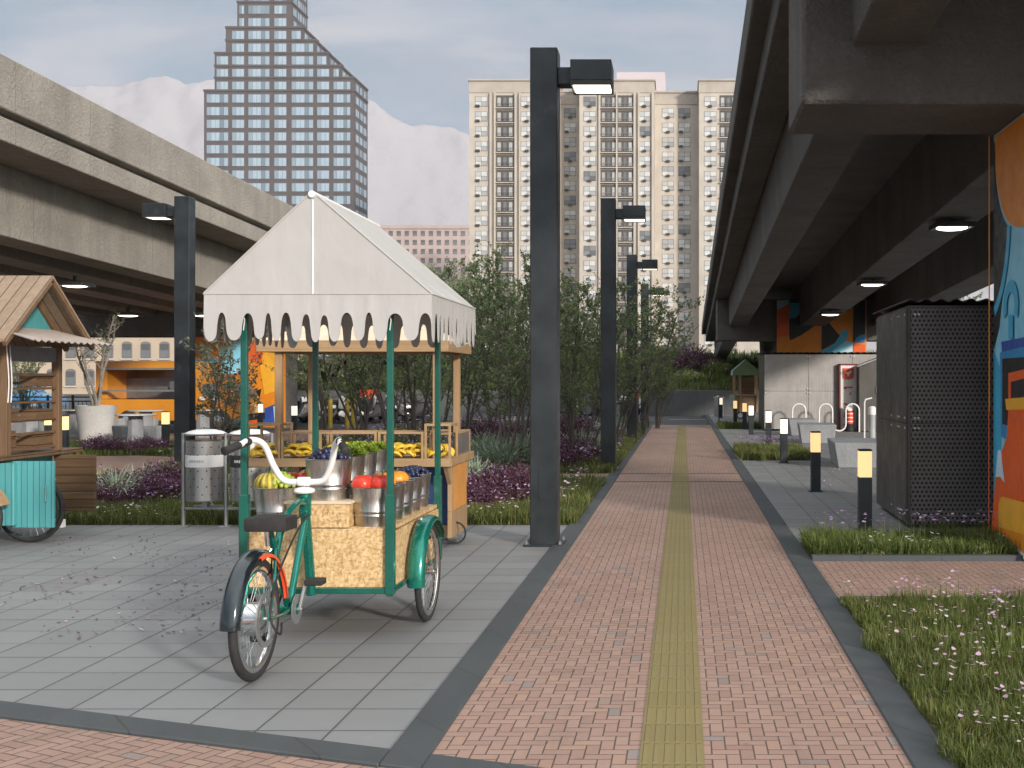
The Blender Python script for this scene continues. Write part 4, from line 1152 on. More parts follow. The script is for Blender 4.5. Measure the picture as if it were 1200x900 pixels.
# half-span widened to the width seen
hb = [Vector((BX+(p.x-BX)*1.13, p.y, p.z)) for p in hb]
mb = MB(); mb.tube(hb, .0185, 14); mb.lathe([(.026,-.035),(.028,-.03),(.028,.03),(.026,.035)], (BX,6.765,.995), 14, axis='X'); h = mb.build('handlebar', M['white'], root, smooth=True, ang=50)
for sd in (-1,1):
    mb = MB(); a = Vector((BX+sd*.262,6.60,1.245)); b = Vector((BX+sd*.345,6.44,1.195)); d = (b-a)
    mb.tube([a-d*.05,a,a+d*.02]+[a+d*(.1*i) for i in range(1,10)]+[b,b+d*.02], [.015,.022,.024]+[.024 if i % 2 else .022 for i in range(1,10)]+[.026,.018], 14); mb.build('grip', M['black'], h, smooth=True, ang=50)
mb = MB()
mb.box(BX-.098,BX+.132,6.08,6.27,.785,.86); sb = mb.build('seat', M['black'], root, bevel=.014, seg=2, smooth=True)
mb = MB(); mb.tube([(BX,6.17,.70),(BX,6.155,.79)], .013, 10); mb.build('seat_post', M['chrome'], root, smooth=True)
mb = MB()
mb.bar((BX+.062,6.505,.29),(BX+.066,6.60,.43),.016,.028); mb.bar((BX-.062,6.505,.29),(BX-.066,6.41,.15),.016,.028); mb.tube([(BX-.075,6.505,.29),(BX+.075,6.505,.29)], .012, 10)
mb.build('crank', M['grey_metal'], root, bevel=.004)
for x, y, z in ((BX+.12,6.60,.43),(BX-.12,6.41,.15)):
    mb = MB(); mb.box(x-.052,x+.052,y-.045,y+.045,z-.018,z+.018); mb.build('pedal', M['black'], root, bevel=.006)
mb = MB(); mb.lathe([(.0,-.003),(.085,-.003),(.085,.003),(0,.003)], (BX+.045,6.505,.29), 30, axis='X'); mb.build('chainring', M['grey_metal'], root)
mb = MB()
mb.tube(smoothpts([(BX+.03,6.76,.80),(BX+.05,6.55,.76),(BX+.06,6.33,.66),(WX+.08,6.15,.50),(WX+.10,6.02,.34),(WX+.13,6.08,.24),(WX+.09,6.22,.27)],5), .006, 8)
mb.tube(smoothpts([(BX+.02,6.79,.82),(BX-.03,6.5,.74),(BX-.02,6.3,.62),(BX+.0,6.24,.52)],5), .005, 8)
mb.build('cable', M['black'], root, smooth=True)

# ---- buckets of fruit
def bucket_mb(x, y, z, rt, rb, h):
    mb = MB()
    def rr(t): return rb+(rt-rb)*t
    prof = [(0,.004),(rb-.01,.004),(rb,0)]
    for t in (.08,.22): prof.append((rr(t),h*t))
    prof += [(rr(.25)+.004,h*.25),(rr(.28)+.004,h*.275),(rr(.30),h*.30),(rr(.34),h*.34),(rr(.36)+.004,h*.36),(rr(.39)+.004,h*.385),(rr(.41),h*.41),(rr(.7),h*.7),(rr(.97),h*.97),(rt+.004,h*.975),(rt+.006,h*.99),(rt+.003,h),(rt-.004,h*.99),(rr(.7)-.006,h*.7),(rr(.62)-.006,h*.62),(0,h*.60)]
    mb.lathe(prof, (x,y,z), 36); return mb
rows = {'right': (-1.93, .6955, .122, .103, .235, [7.118,7.388,7.638,7.888,8.138]),
        'middle': (-2.215, .8565, .142, .122, .255, [7.115,7.405,7.695,7.985]),
        'left': (-2.53, .6955, .148, .122, .238, [7.12,7.425,7.73,8.035])}
names = {'right': ['steel bucket of tomatoes at the near right corner of the tricycle box','steel bucket of orange pumpkins, second in the right row of the box','steel bucket third in the right row, behind the pumpkins','steel bucket of blueberries, fourth in the right row of the box','steel bucket of blueberries at the far end of the right row'],
         'middle': ['large steel bucket heaped with dark grapes on the raised plinth, nearest the handlebar','steel bucket of green lettuce on the plinth right behind the grapes','steel bucket of green lettuce, third on the plinth','steel bucket of lettuce at the far end of the plinth'],
         'left': ['steel bucket with a striped melon at the near left corner of the box','steel bucket with red tomatoes, second in the left row','steel bucket third in the left row of the tricycle box','steel bucket at the far end of the left row']}
BK = {}
for rname, (x, z, rt, rb, h, ys) in rows.items():
    for i, y in enumerate(ys):
        if rname == 'right': rt, rb, h = (.143,.12,.242) if i == 0 else (.122,.103,.235)
        o = solo(bucket_mb(x,y,z,rt,rb,h), 'steel_bucket', M['steel'], names[rname][i], 'bucket', 'steel buckets on the fruit tricycle', loc=(x,y,z), smooth=True, ang=60)
        BK[(rname,i)] = (x, y, z+h, rt)
def fruitmat(name, col, rough=.3, var=.15, spots=None, bump=.1):
    t = NT(name); p = t.pos('object'); n = t.noise(p, 18, 4)
    c = t.mix(t.mr(n,.3,.7), mul(col,1-var), mul(col,1+var))
    if spots: c = t.mix(t.mr(t.noise(p, 60, 2), .62, .68), c, spots)
    t.bump(n, bump, .004); t.b.inputs['Subsurface Weight'].default_value = .05
    return t.fin(c, rough)
M['tomato'] = fruitmat('tomato_skin', (.60,.045,.025), .3, .15, (.66,.16,.08)); M['pumpkin'] = fruitmat('pumpkin_skin', (.66,.25,.018), .4, .2)
M['grape'] = fruitmat('dark_grape_skin', (.018,.022,.06), .35, .6); M['lettuce'] = leafy('lettuce_leaf', (.22,.36,.03), (.38,.52,.06), (.5,.6,.12), trans=.35)
M['green_grape'] = fruitmat('green_grape_skin', (.36,.46,.06), .3, .25); M['banana'] = fruitmat('banana_skin', (.66,.43,.035), .5, .18, (.25,.15,.03)); M['stalk'] = plain('fruit_stalk', (.12,.16,.03), .8)
t = NT('striped_melon_skin'); p = t.pos('object'); x, y, z = t.sep(p); an = t.math('ARCTAN2', y, x)
st = t.math('SINE', t.math('MULTIPLY', an, 14.0)); c = t.mix(t.mr(st,-.3,.4), (.17,.15,.012), (.52,.40,.05)); c = t.mix(t.mr(t.noise(p,40,3),.45,.7,0,.5), c, (.6,.5,.12)); t.bump(st,.3,.01); M['melon'] = t.fin(c,.45)
def ribbed(ribs, depth):
    def f(p):
        a = math.atan2(p[1],p[0]); k = 1-depth*(.5-.5*math.cos(a*ribs)); rr = math.hypot(p[0],p[1])
        z = p[2] - .18*math.exp(-(rr/.28)**2)*(1 if p[2] > 0 else -1)
        return (p[0]*k, p[1]*k, z)
    return f
def fruit(name, c, r, sc, mat, label, cat, group, ribs=5, depth=.08, n=28, rot=0):
    mb = MB(); mb.sphere((0,0,0), r, sc, n, 16, 0, ribbed(ribs, depth))
    tp = r*sc[2]*.84
    mb.tube([(0,0,tp-.01),(.003,0,tp+.012),(.009,.002,tp+.024)], [.007,.005,.006], 6, 1)
    o = mb.build(name, [M[mat], M['stalk']], smooth=True, ang=70); o.location = c; o.rotation_euler.z = rot; return tag(o, label, cat, group)
x,y,z,rt = BK[('right',0)]
for i,(dx,dy,r,l) in enumerate(((-.062,-.04,.074,'ripe red tomato on the left of the near right bucket'),(.058,-.042,.075,'ripe red tomato on the right of the near right bucket, by the green post'),(.0,.06,.07,'ripe red tomato at the back of the near right bucket'))):
    fruit('tomato', (x+dx,y+dy,z+.012), r, (1,1,.86), 'tomato', l, 'tomato', 'tomatoes on the fruit tricycle', 5, .07, rot=i)
x,y,z,rt = BK[('right',1)]
fruit('pumpkin', (x-.015,y-.03,z+.012), .088, (1,1,.72), 'pumpkin', 'orange pumpkin on the second bucket of the right row', 'pumpkin', 'pumpkins on the fruit tricycle', 10, .10)
x,y,z,rt = BK[('right',2)]
fruit('pumpkin', (x+.01,y-.02,z+.005), .085, (1,1,.7), 'pumpkin', 'orange pumpkin half hidden behind the other pumpkin', 'pumpkin', 'pumpkins on the fruit tricycle', 10, .10, rot=.4)
x,y,z,rt = BK[('left',0)]
fruit('melon', (x-.05,y-.02,z+.015), .096, (1,1,.82), 'melon', 'yellow green striped melon in the near left bucket', 'melon', None, 14, .05, 42)
for j, k_ in ((('left',1),0),):
    x,y,z,rt = BK[j]
    for i,(dx,dy,l) in enumerate(((-.01,-.05,'red tomato left in the second bucket of the left row, behind the handlebar'),(.075,-.04,'red tomato right in the second bucket of the left row, behind the handlebar'))):
        fruit('tomato', (x+dx,y+dy,z+.02), .06, (1,1,.86), 'tomato', l, 'tomato', 'tomatoes on the fruit tricycle', 5, .07, rot=i*2)
x,y,z,rt = BK[('left',2)]
fruit('pumpkin', (x,y-.02,z), .088, (1,1,.75), 'pumpkin', 'orange pumpkin in the third bucket of the left row', 'pumpkin', 'pumpkins on the fruit tricycle', 10, .1)
x,y,z,rt = BK[('left',3)]
fruit('melon', (x,y-.02,z), .1, (1,1,.82), 'melon', 'striped melon in the far left bucket of the tricycle box', 'melon', None, 14, .05, 42)
def heap(key, br, n, mat, name, label, cat, group, sc=(1,1,1), rise=.05, rad=.85):
    x,y,z,rt = BK[key]; mb = MB()
    for i in range(n):
        a = i*2.39996; q = math.sqrt((i+.5)/n)*rt*rad
        zz = rise*(1-(q/rt)**2) + random.uniform(-.012,.012)
        mb.sphere((q*math.cos(a)+random.uniform(-.006,.006), q*math.sin(a)+random.uniform(-.006,.006), zz), br*random.uniform(.85,1.12), sc, 10, 7)
    for i in range(n//3):
        a = random.uniform(0,6.28); q = random.uniform(0,.6)*rt
        mb.sphere((q*math.cos(a), q*math.sin(a), rise*(1-(q/rt)**2)+br*1.0), br, sc, 10, 7)
    o = mb.build(name, M[mat], smooth=True, ang=90); o.location = (x,y,z-.004); return tag(o, label, cat, group)
heap(('middle',0), .019, 46, 'grape', 'grape_heap', 'heap of dark blue grapes in the large bucket on the plinth', 'grapes', 'dark berries on the fruit tricycle', (1,1,1.2), .03)
heap(('right',3), .015, 50, 'grape', 'berry_heap', 'heap of blueberries in the fourth bucket of the right row', 'berries', 'dark berries on the fruit tricycle', rise=.035)
heap(('right',4), .015, 50, 'grape', 'berry_heap', 'heap of blueberries in the farthest bucket of the right row', 'berries', 'dark berries on the fruit tricycle', rise=.035)
def grapes(key, dx, dy, n, label, rr=.6):
    x,y,z,rt = BK[key]; mb = MB()
    for i in range(n):
        a = i*2.39996; q = math.sqrt((i+.5)/n)*rt*rr
        mb.sphere((q*math.cos(a), q*math.sin(a), .055*(1-(q/(rt*rr))**2)+random.uniform(-.01,.012)), .0135, (1,1,1.15), 9, 6)
    o = mb.build('green_grape_bunch', M['green_grape'], smooth=True, ang=90); o.location = (x+dx,y+dy,z+.008); tag(o, label, 'grapes', 'green grapes on the fruit tricycle')
grapes(('left',0), .05, -.02, 46, 'bunch of green grapes beside the striped melon in the near left bucket')
grapes(('left',0), -.0, .075, 34, 'bunch of green grapes behind the striped melon')
def lettuce(key, label, dx=0, dy=0, s=1.0):
    x,y,z,rt = BK[key]; vs = []; fs = []
    for i in range(34):
        a = i*2.39996; t0 = (i+.5)/34; tilt = .25 + 1.15*t0; L = s*(.055+.05*t0); w = s*(.04+.02*t0)
        d = Vector((math.cos(a)*math.sin(tilt), math.sin(a)*math.sin(tilt), math.cos(tilt))); sd = Vector((-math.sin(a), math.cos(a), 0)); o0 = len(vs)
        for v in range(5):
            for u in range(5):
                uu = u/4*2-1; vv = v/4
                ruf = .012*vv*math.sin(uu*7+i)*s
                pnt = d*L*vv + sd*uu*w*(.35+.65*math.sin(math.pi*min(.95,.25+vv*.6))) + Vector((d.x,d.y,-.2))*(-.02*(1-uu*uu)*vv) + Vector((0,0,1))*ruf + d*(.2*ruf)
                vs.append((pnt.x, pnt.y, pnt.z))
        fs += [(o0+v*5+u, o0+v*5+u+1, o0+(v+1)*5+u+1, o0+(v+1)*5+u) for v in range(4) for u in range(4)]
    mb = MB(); mb.add(vs, fs); o = mb.build('lettuce', M['lettuce'], smooth=True, ang=180); o.location = (x+dx,y+dy,z-.02); tag(o, label, 'lettuce', 'lettuces on the fruit tricycle')
for i,l in ((1,'first'),(2,'second'),(3,'third')):
    lettuce(('middle',i), 'frilly green lettuce, %s in the row of buckets on the plinth, left head' % l, -.05, -.03, 1.15)
    lettuce(('middle',i), 'frilly green lettuce, %s in the row of buckets on the plinth, right head' % l, .06, .03, 1.05)

# ================================================================= WOODEN MARKET STALL
SY = 10.6
root = thing('market_stall', 'oak market stall with flat hipped roof and banana display boxes, behind the tricycle', 'market stall', (-3.1,11.1,0))
XA, XB, YA, YB2 = -4.08, -2.19, 10.6, 11.75
mb = MB(); mb.box(XA,XB,YA,YB2,.80,.835); mb.box(XA-.02,XB+.02,YA-.03,YA-.001,.79,.865); mb.box(XB+.001,XB+.03,YA,YB2,.79,.865); mb.box(XA-.03,XA-.001,YA,YB2,.79,.865); mb.build('counter', M['wood'], root, bevel=.003)
mb = MB(); mb.box(XA+.35,XB-.06,YA+.38,YA+.95,.10,.798); mb.build('cabinet', M['blue_board'], root, bevel=.005)
mb = MB(); mb.box(XB-.058,XB-.02,YA+.30,YA+1.0,.34,.797); mb.build('side_panel', M['orange_board'], root, bevel=.003)
mb = MB(); mb.box(XB-.06,XB-.018,YA+.25,YA+1.02,.09,.338); mb.box(XB-.06,XB-.015,YA+.25,YA+.298,.34,.797)
mb.prism([(YA+1.02,.795),(YA+1.14,.795),(YA+1.02,.55)], XB-.06, XB-.02, 'YZ'); mb.prism([(YA+.03,.795),(YA+.25,.795),(YA+.25,.60)], XB-.06, XB-.02, 'YZ'); mb.build('side_frame', M['wood_z'], root, bevel=.002)
mb = MB(); mb.box(XA+.35,XA+.40,YA+.3,YA+1.0,.1,.797); mb.box(XA+.4,XB-.062,YA+.35,YA+.378,.1,.2); mb.build('lower_frame', M['wood_z'], root)
for x in (XA+.28,XB-.13):
    for y in (YA+.10,YB2-.10):
        mb = MB(); mb.box(x-.032,x+.032,y-.032,y+.032,.866 if 0 else .836,1.86); mb.build('post', M['wood_z'], root, bevel=.003)
# roof: fascia ring, underside, hipped top
mb = MB(); X0,X1,Y0,Y1 = XA+.10,XB,YA,YB2; mb.box(X0,X1,Y0,Y0+.03,1.862,1.965); mb.box(X0,X1,Y1-.03,Y1,1.862,1.965); mb.box(X0,X0+.03,Y0+.03,Y1-.03,1.862,1.965); mb.box(X1-.03,X1,Y0+.03,Y1-.03,1.862,1.965)
rf = mb.build('roof', M['wood'], root, bevel=.002)
mb = MB(); vs = [(X0+.01,Y0+.01,1.967),(X1-.01,Y0+.01,1.967),(X1-.01,Y1-.01,1.967),(X0+.01,Y1-.01,1.967),(X0+.55,(Y0+Y1)/2,2.22),(X1-.55,(Y0+Y1)/2,2.22)]
mb.add(vs, [(0,1,5,4),(1,2,5),(2,3,4,5),(3,0,4),(3,2,1,0)]); mb.build('roof_cover', M['ply'], rf)
# display boxes
def dbox(x0,x1,y0,y1,z1,closed=False,m='wood'):
    mb = MB(); s = .022; z0 = .836
    for x in (x0,x1-s):
        for y in (y0,y1-s): mb.box(x,x+s,y,y+s,z0,z1)
    for y in (y0,y1-s):
        mb.box(x0+s,x1-s,y,y+s,z1-s,z1); mb.box(x0+s,x1-s,y+.002,y+s-.002,z0,z0+.03)
    for x in (x0,x1-s):
        mb.box(x,x+s,y0+s,y1-s,z1-s,z1); mb.box(x+.002,x+s-.002,y0+s,y1-s,z0,z0+.03)
    b = mb.build('display_box', M[m], root, bevel=.0015)
    return b
cell = []
cells = [(PX(289,YA),PX(328,YA),1.19),(PX(329,YA),PX(372,YA),1.115),(PX(373.5,YA),PX(441,YA),1.115),(PX(442.5,YA),PX(496,YA),1.115),(PX(497,YA),PX(528,YA),1.19)]
for (a,b,zt_) in cells: dbox(a,b,YA+.005,YA+.36,zt_)
bb = dbox(XB-.36,XB-.004,YA+.40,YB2-.03,1.09)
mb = MB(); mb.box(XB-.014,XB-.009,YA+.425,YB2-.055,.87,1.065); mb.build('metal_panel', M['steel'], bb)
# small wheels and fork
def small_wheel(x, y, r):
    mb = MB(); mb.lathe([(r-.016,-.008),(r-.004,-.01),(r,-.004),(r,.004),(r-.004,.01),(r-.016,.008)], (x,y,r), 30, axis='Y', closed=True); w_ = mb.build('wheel', M['tyre'], root, smooth=True)
    mb = MB(); mb.lathe([(.0,-.02),(.012,-.02),(.012,.02),(0,.02)], (x,y,r), 12, axis='Y')
    for i in range(10):
        a = 2*math.pi*i/10; mb.tube([(x,y,r),(x+(r-.014)*math.cos(a),y,r+(r-.014)*math.sin(a))], .0015, 4)
    mb.build('spokes', M['chrome'], w_)
    mb = MB(); mb.tube(smoothpts([(x,y-.02,r),(x-.05,y-.02,r+.08),(x-.12,y-.02,r+.1)],4), .007, 8); mb.build('fork', M['wood_z'], root, smooth=True)
small_wheel(PX(533,11.07),11.07,.112); small_wheel(XA+.5,11.07,.112)
# bananas
def banana_bunch(n=5):
    mb = MB()
    for i in range(n):
        off = (i-(n-1)/2)*.032; tilt = (i-(n-1)/2)*.13
        pts = []; rs = []
        for k_ in range(9):
            t_ = k_/8; a = -1.0+2.0*t_
            pts.append((.075*math.sin(a)+.0, off*(.35+.65*math.cos(a))+tilt*.02, .085*math.cos(a)-.045+.004*i))
            rs.append(.017*(1-abs(t_*2-1)**3*.75))
        mb.tube(pts, rs, 8)
    o = mb.build('banana_bunch', M['banana'], smooth=True, ang=70); return o
bproto = banana_bunch(); first = True; nb = 0
cellname = ['in the tall left display box','in the second display box from the left','in the middle display box','in the display box right of the middle','in the tall right display box']
for ci,(a,b,zt_) in enumerate(cells):
    nn = max(2, int((b-a)/.085))
    for lay in range(2):
        for i in range(nn-lay):
            o = bproto if first else bproto.copy()
            if not first: COL.objects.link(o)
            first = False
            o.location = (a+.055+(b-a-.11)*(i+.5*lay)/max(1,nn-1), YA+.10+random.uniform(0,.05)+lay*.03, .885+lay*.05+random.uniform(-.005,.005)); o.rotation_euler = (random.uniform(-.2,.2),random.uniform(-.15,.15),random.uniform(-.6,.6))
            tag(o, 'yellow banana bunch ' + cellname[ci] + ' of the oak stall', 'bananas', 'banana bunches ' + cellname[ci])

# ================================================================= TEAL STALL
root = thing('teal_stall', 'teal wooden stall cart with brown gable roof and open doors at the left edge', 'stall', (-7.3,11.3,0))
XS = -6.52
mb = MB(); mb.box(-8.9,PX(16,10.9),10.9,11.12,.2,.80); mb.box(-8.9,XS-.24,11.26,12.2,.42,.80); mb.build('body', M['teal_wood'], root, bevel=.006)
mb = MB(); mb.box(-9.0,XS,10.67,12.36,.82,.865); mb.build('counter', M['wood_brown_x'], root, bevel=.004)
d1 = MB(); d1.box(PX(17,11.0),PX(65,11.0),10.965,11.0,.175,.815); dr = d1.build('door', M['teal_wood'], root, bevel=.003); dr['label'] = 'teal door standing open towards the viewer'
mb = MB(); mb.tube([(PX(57,11.0),10.965,.42),(PX(57,11.0),10.945,.43),(PX(57,11.0),10.945,.57),(PX(57,11.0),10.965,.58)], .006, 8); mb.build('handle', M['chrome'], dr)
d2 = MB(); xa,xb = PX(64,12.0),PX(112,12.0); d2.box(xa,xb,11.985,12.02,.22,.81); dr = d2.build('door', M['wood_brown_x'], root, bevel=.003); dr['label'] = 'brown inner side of the open rear door'
mb = MB(); mb.box(xa,xb,11.978,11.984,.405,.412); mb.lathe([(0,-.02),(.012,-.016),(.012,0)], (xa+.02,11.98,.55), 8, axis='Y'); mb.build('hinge', M['bolt'], dr)
for (x,y) in ((XS-.03,10.99),(XS-.03,11.90),(-8.7,10.99),(-8.7,11.90)):
    mb = MB(); mb.box(x-.037,x+.037,y-.037,y+.037,.866,1.99); mb.build('post', M['wood_brown'], root, bevel=.003)
rz0, rzR = 1.975, 2.625; yf, yr_, ym = 10.42, 11.98, 11.2; xo = -6.2
mb = MB()
for sgn, y0 in ((-1,yf),(1,yr_)):
    mb.add([(-9.3,ym,rzR),(xo,ym,rzR),(xo,y0,rz0),(-9.3,y0,rz0),(-9.3,ym,rzR-.03),(xo,ym,rzR-.03),(xo,y0,rz0-.03),(-9.3,y0,rz0-.03)], [(0,1,2,3),(7,6,5,4),(1,5,6,2),(2,6,7,3),(3,7,4,0),(0,4,5,1)])
rf = mb.build('roof', M['roof_wood'], root)
mb = MB(); mb.prism([(yf+.2,2.07),(yr_-.2,2.07),(ym,2.56)], XS-.02, XS+.02, 'YZ'); mb.build('gable', M['teal_wood'], rf)
mb = MB()
for y0 in (yf,yr_): mb.bar((xo-.02,ym,rzR-.045),(xo-.02,y0,rz0-.045),.03,.055); mb.bar((XS+.03,ym,rzR-.06),(XS+.03,y0,rz0-.06),.04,.05)
mb.build('rake_board', M['wood_brown'], rf)
# little awning: corrugated
mb = MB(); n = 44; vs = []
for i in range(n+1):
    u = i/n; y0 = 10.62+1.16*u; y1 = 10.45+1.5*u; wv = .012*math.sin(u*2*math.pi*13)
    vs += [(XS+.03,y0,2.105+wv),(XS+.55,y1,1.965+wv),(XS+.03,y0,2.099+wv),(XS+.55,y1,1.959+wv)]
fs = []
for i in range(n):
    a = i*4; b = a+4; fs += [(a,b,b+1,a+1),(a+2,a+3,b+3,b+2),(a+1,b+1,b+3,a+3)]
mb.add(vs, fs); mb.build('awning', plain('grey_brown_awning', (.30,.255,.22), .7), root, smooth=True)
mb = MB(); mb.box(-8.7,XS-.03,10.97,11.0,1.80,1.95); mb.box(XS-.045,XS-.015,11.03,11.86,1.78,1.93); mb.build('lintel', plain('grey_lintel_board', (.19,.18,.185), .7), root)
mb = MB()
for z in (.90,1.05,1.18,1.36,1.50,1.64): mb.box(XS-.04,XS-.02,11.03,11.86,z,z+.025)
for z in (1.0,1.25,1.55): mb.box(-8.66,XS-.07,11.90,11.93,z,z+.03)
mb.build('side_slats', M['wood_brown_x'], root)
mb = MB()
for (x0,x1,y0,y1,z0,z1) in [(XS-.22,XS-.05,*q) for q in ((11.55,11.86,1.53,1.64),(11.55,11.86,1.19,1.30),(11.5,11.86,.92,1.05),(11.03,11.2,.9,1.1),(11.03,11.25,1.18,1.32))]+[(-7.6,XS-.24,11.0,11.04,1.3,1.42),(-7.6,XS-.24,11.0,11.04,.9,1.06)]:
    mb = MB(); mb.box(x0,x1,y0,y1,z0,z1); mb.build('shelf_box', M['wood_brown_x'], root)
mb = MB()
for dy in (0,.05): mb.tube(smoothpts([(XS+.0,10.96+dy,1.96),(XS+.03,10.95+dy,1.6),(XS+.015,10.96+dy,1.38)],4), .006, 6)
mb.build('cord', M['white'], root)
mb = MB(); mb.box(-8.9,PX(76,11.3),11.25,11.32,.135,.215); mb.build('chassis', M['white'], root, bevel=.004)
def teal_wheel(x, y, r):
    mb = MB(); mb.lathe([(r-.045,-.016),(r-.02,-.024),(r,-.01),(r,.01),(r-.02,.024),(r-.045,.016)], (x,y,r), 48, axis='Y', closed=True); w_ = mb.build('wheel', M['tyre'], root, smooth=True)
    mb = MB(); mb.lathe([(r-.06,-.012),(r-.044,-.018),(r-.044,.018),(r-.06,.012)], (x,y,r), 48, axis='Y', closed=True); mb.lathe([(0,-.04),(.03,-.04),(.03,.04),(0,.04)], (x,y,r), 14, axis='Y')
    for i in range(24):
        a = 2*math.pi*i/24; mb.tube([(x,y,r),(x+(r-.05)*math.cos(a),y,r+(r-.05)*math.sin(a))], .002, 4)
    mb.build('spokes', M['chrome'], w_)
teal_wheel(PX(36,11.2), 11.2, .335); teal_wheel(-8.3,11.2,.335)
# near side wheel with brown mudguard, cut by the frame
xw = PX(-32,10.75)
teal_wheel(xw, 10.72, .30)
mb = MB(); pts_o = [(xw+.36*math.cos(R(a)), .30+.36*math.sin(R(a))) for a in range(20,161,10)]; pts_i = [(xw+.325*math.cos(R(a)), .30+.325*math.sin(R(a))) for a in range(160,19,-10)]
mb.prism(pts_o+pts_i, 10.66, 10.78, 'XZ'); mb.build('mudguard', M['wood'], root)

# ================================================================= LITTER BINS
def perfbin(name):
    t = NT(name); p = t.pos('object'); x, y, z = t.sep(p); an = t.math('DIVIDE', t.math('ARCTAN2', y, x), 2*math.pi/14)
    s = .085; zz = t.math('DIVIDE', z, s); rr_ = t.math('FLOOR', zz); odd = t.math('MULTIPLY', t.math('FLOORED_MODULO', rr_, 2.0), .5)
    fx = t.math('MULTIPLY', t.math('SUBTRACT', t.math('FRACT', t.math('ADD', an, odd)), .5), 1.0); fz = t.math('SUBTRACT', t.math('FRACT', zz), .5)
    d = t.math('SQRT', t.math('ADD', t.math('MULTIPLY',fx,fx), t.math('MULTIPLY',fz,fz))); g = t.mr(d,.075,.10)
    n = t.noise(t.map(p,(60,60,2)),1,4); c = t.mix(t.mr(n,.3,.7),(.42,.41,.40),(.52,.51,.50)); c = t.mix(g,(.03,.03,.03),c)
    return t.fin(c, .32, .85)
M['binperf'] = perfbin('perforated_bin_steel')
YBIN = 12.4
root = thing('litter_bins', 'pair of perforated steel litter bins hung in one grey frame behind the tricycle', 'litter bin', (PX(268,YBIN),YBIN,0))
fx_ = [PX(215,YBIN),PX(265,YBIN),PX(319,YBIN)]
mb = MB()
for x in fx_:
    mb.tube([(x,YBIN,0.012),(x,YBIN,1.02)], .022, 12); mb.box(x-.06,x+.06,YBIN-.05,YBIN+.05,0,.012)
for z in (1.0,.20): mb.box(fx_[0]+.02,fx_[1]-.02,YBIN-.016,YBIN+.016,z-.012,z+.012); mb.box(fx_[1]+.02,fx_[2]-.02,YBIN-.016,YBIN+.016,z-.012,z+.012)
for z in (.2,): mb.box(fx_[0]+.02,fx_[1]-.02,YBIN+.2,YBIN+.24,z-.01,z+.01)
mb.build('frame', M['grey_metal'], root, smooth=True, ang=30)
for i in (0,1):
    cxb = (fx_[i]+fx_[i+1])/2; rb = .20
    b_ = MB(); b_.lathe([(0,-.29),(rb-.01,-.29),(rb,-.28),(rb,.36),(rb-.012,.365),(rb-.012,.30),(0,.28)], (0,0,0), 36)
    o = b_.build('bin', M['binperf'], off=(0,0,0), smooth=True, ang=40); o.parent = root; o.location = Vector((cxb,YBIN+.02,.575)) - Vector(root.location); ROOTLOC[o.name] = Vector((cxb,YBIN+.02,.575))
    o['label'] = ('perforated bin with a white lettered band','perforated bin with a black band')[i]
    b_ = MB(); b_.lathe([(rb+.002,.08),(rb+.006,.082),(rb+.006,.208),(rb+.002,.21)], (cxb,YBIN+.02,.575), 36); lb = b_.build('label_band', M['white'] if i == 0 else M['black'], o, smooth=True, ang=40)
    b_ = MB(); b_.lathe([(rb+.012,.437),(rb+.012,.445),(rb*.85,.465),(rb*.5,.482),(0,.488)], (cxb,YBIN+.02,.575), 36); b_.build('lid', M['white'], o, smooth=True)
    b_ = MB()
    b_.box(cxb-.03,cxb+.03,YBIN-.01,YBIN+.05,.205,.286); b_.build('bracket', M['grey_metal'], o)
    # the small faint grey lettering on the band
    b_ = MB(); 
    for q in range(9):
        a = R(-90-26+q*5.2); 
        b_.obox((cxb+(rb+.007)*math.cos(a), YBIN+.02+(rb+.007)*math.sin(a), .72), (.008,.002,.022 if q % 3 else .03), (0,0,a+math.pi/2))
        if q % 2: b_.obox((cxb+(rb+.007)*math.cos(a+.03), YBIN+.02+(rb+.007)*math.sin(a+.03), .73), (.012,.002,.005), (0,0,a+math.pi/2))
    b_.build('lettering', M['grey_metal'] if i == 0 else M['white'], lb)

# ================================================================= FOOD COURT
# planter with gnarled tree
def planter(x,y):
    mb = MB(); mb.lathe([(0,0),(.34,0),(.36,.02),(.485,.91),(.495,.94),(.455,.94),(.44,.88),(0,.87)], (0,0,0), 40)
    o = mb.build('planter', M['concrete_white'], smooth=True, ang=35); o.location = (x,y,0); return tag(o, 'big white tapered concrete planter holding the gnarled tree', 'planter')
PLX, PLY = PX(112.5,29.2), 29.2
planter(PLX, PLY)
def stool(x,y,l,s=1,h=.45):
    mb = MB(); mb.lathe([(0,0),(.17,0),(.19,.02),(.235,h-.02),(.225,h),(0,h)], (0,0,0), 8); o = mb.build('stool', M['concrete_seat'], bevel=.006); o.location = (x,y,0); o.rotation_euler.z = R(22.5); return tag(o, l, 'stool', 'tapered concrete stools in the food court')
for px, py, l in ((143,520,'tapered concrete stool nearest the white planter'),(168,521,'tapered concrete stool in front of the round table leg'),(184,520,'tapered concrete stool just left of the glowing bollard'),(140,508,'concrete stool in the second row behind the planter side stool'),(160,512,'concrete stool with pale top under the first round table'),(176,508,'concrete stool behind the first round table'),(22,515,'concrete stool at the left, seen under the teal stall shelf'),(50,513,'concrete stool left of the planter, seen between the stall posts')):
    Y = GY(py); stool(PX(px,Y), Y, l)
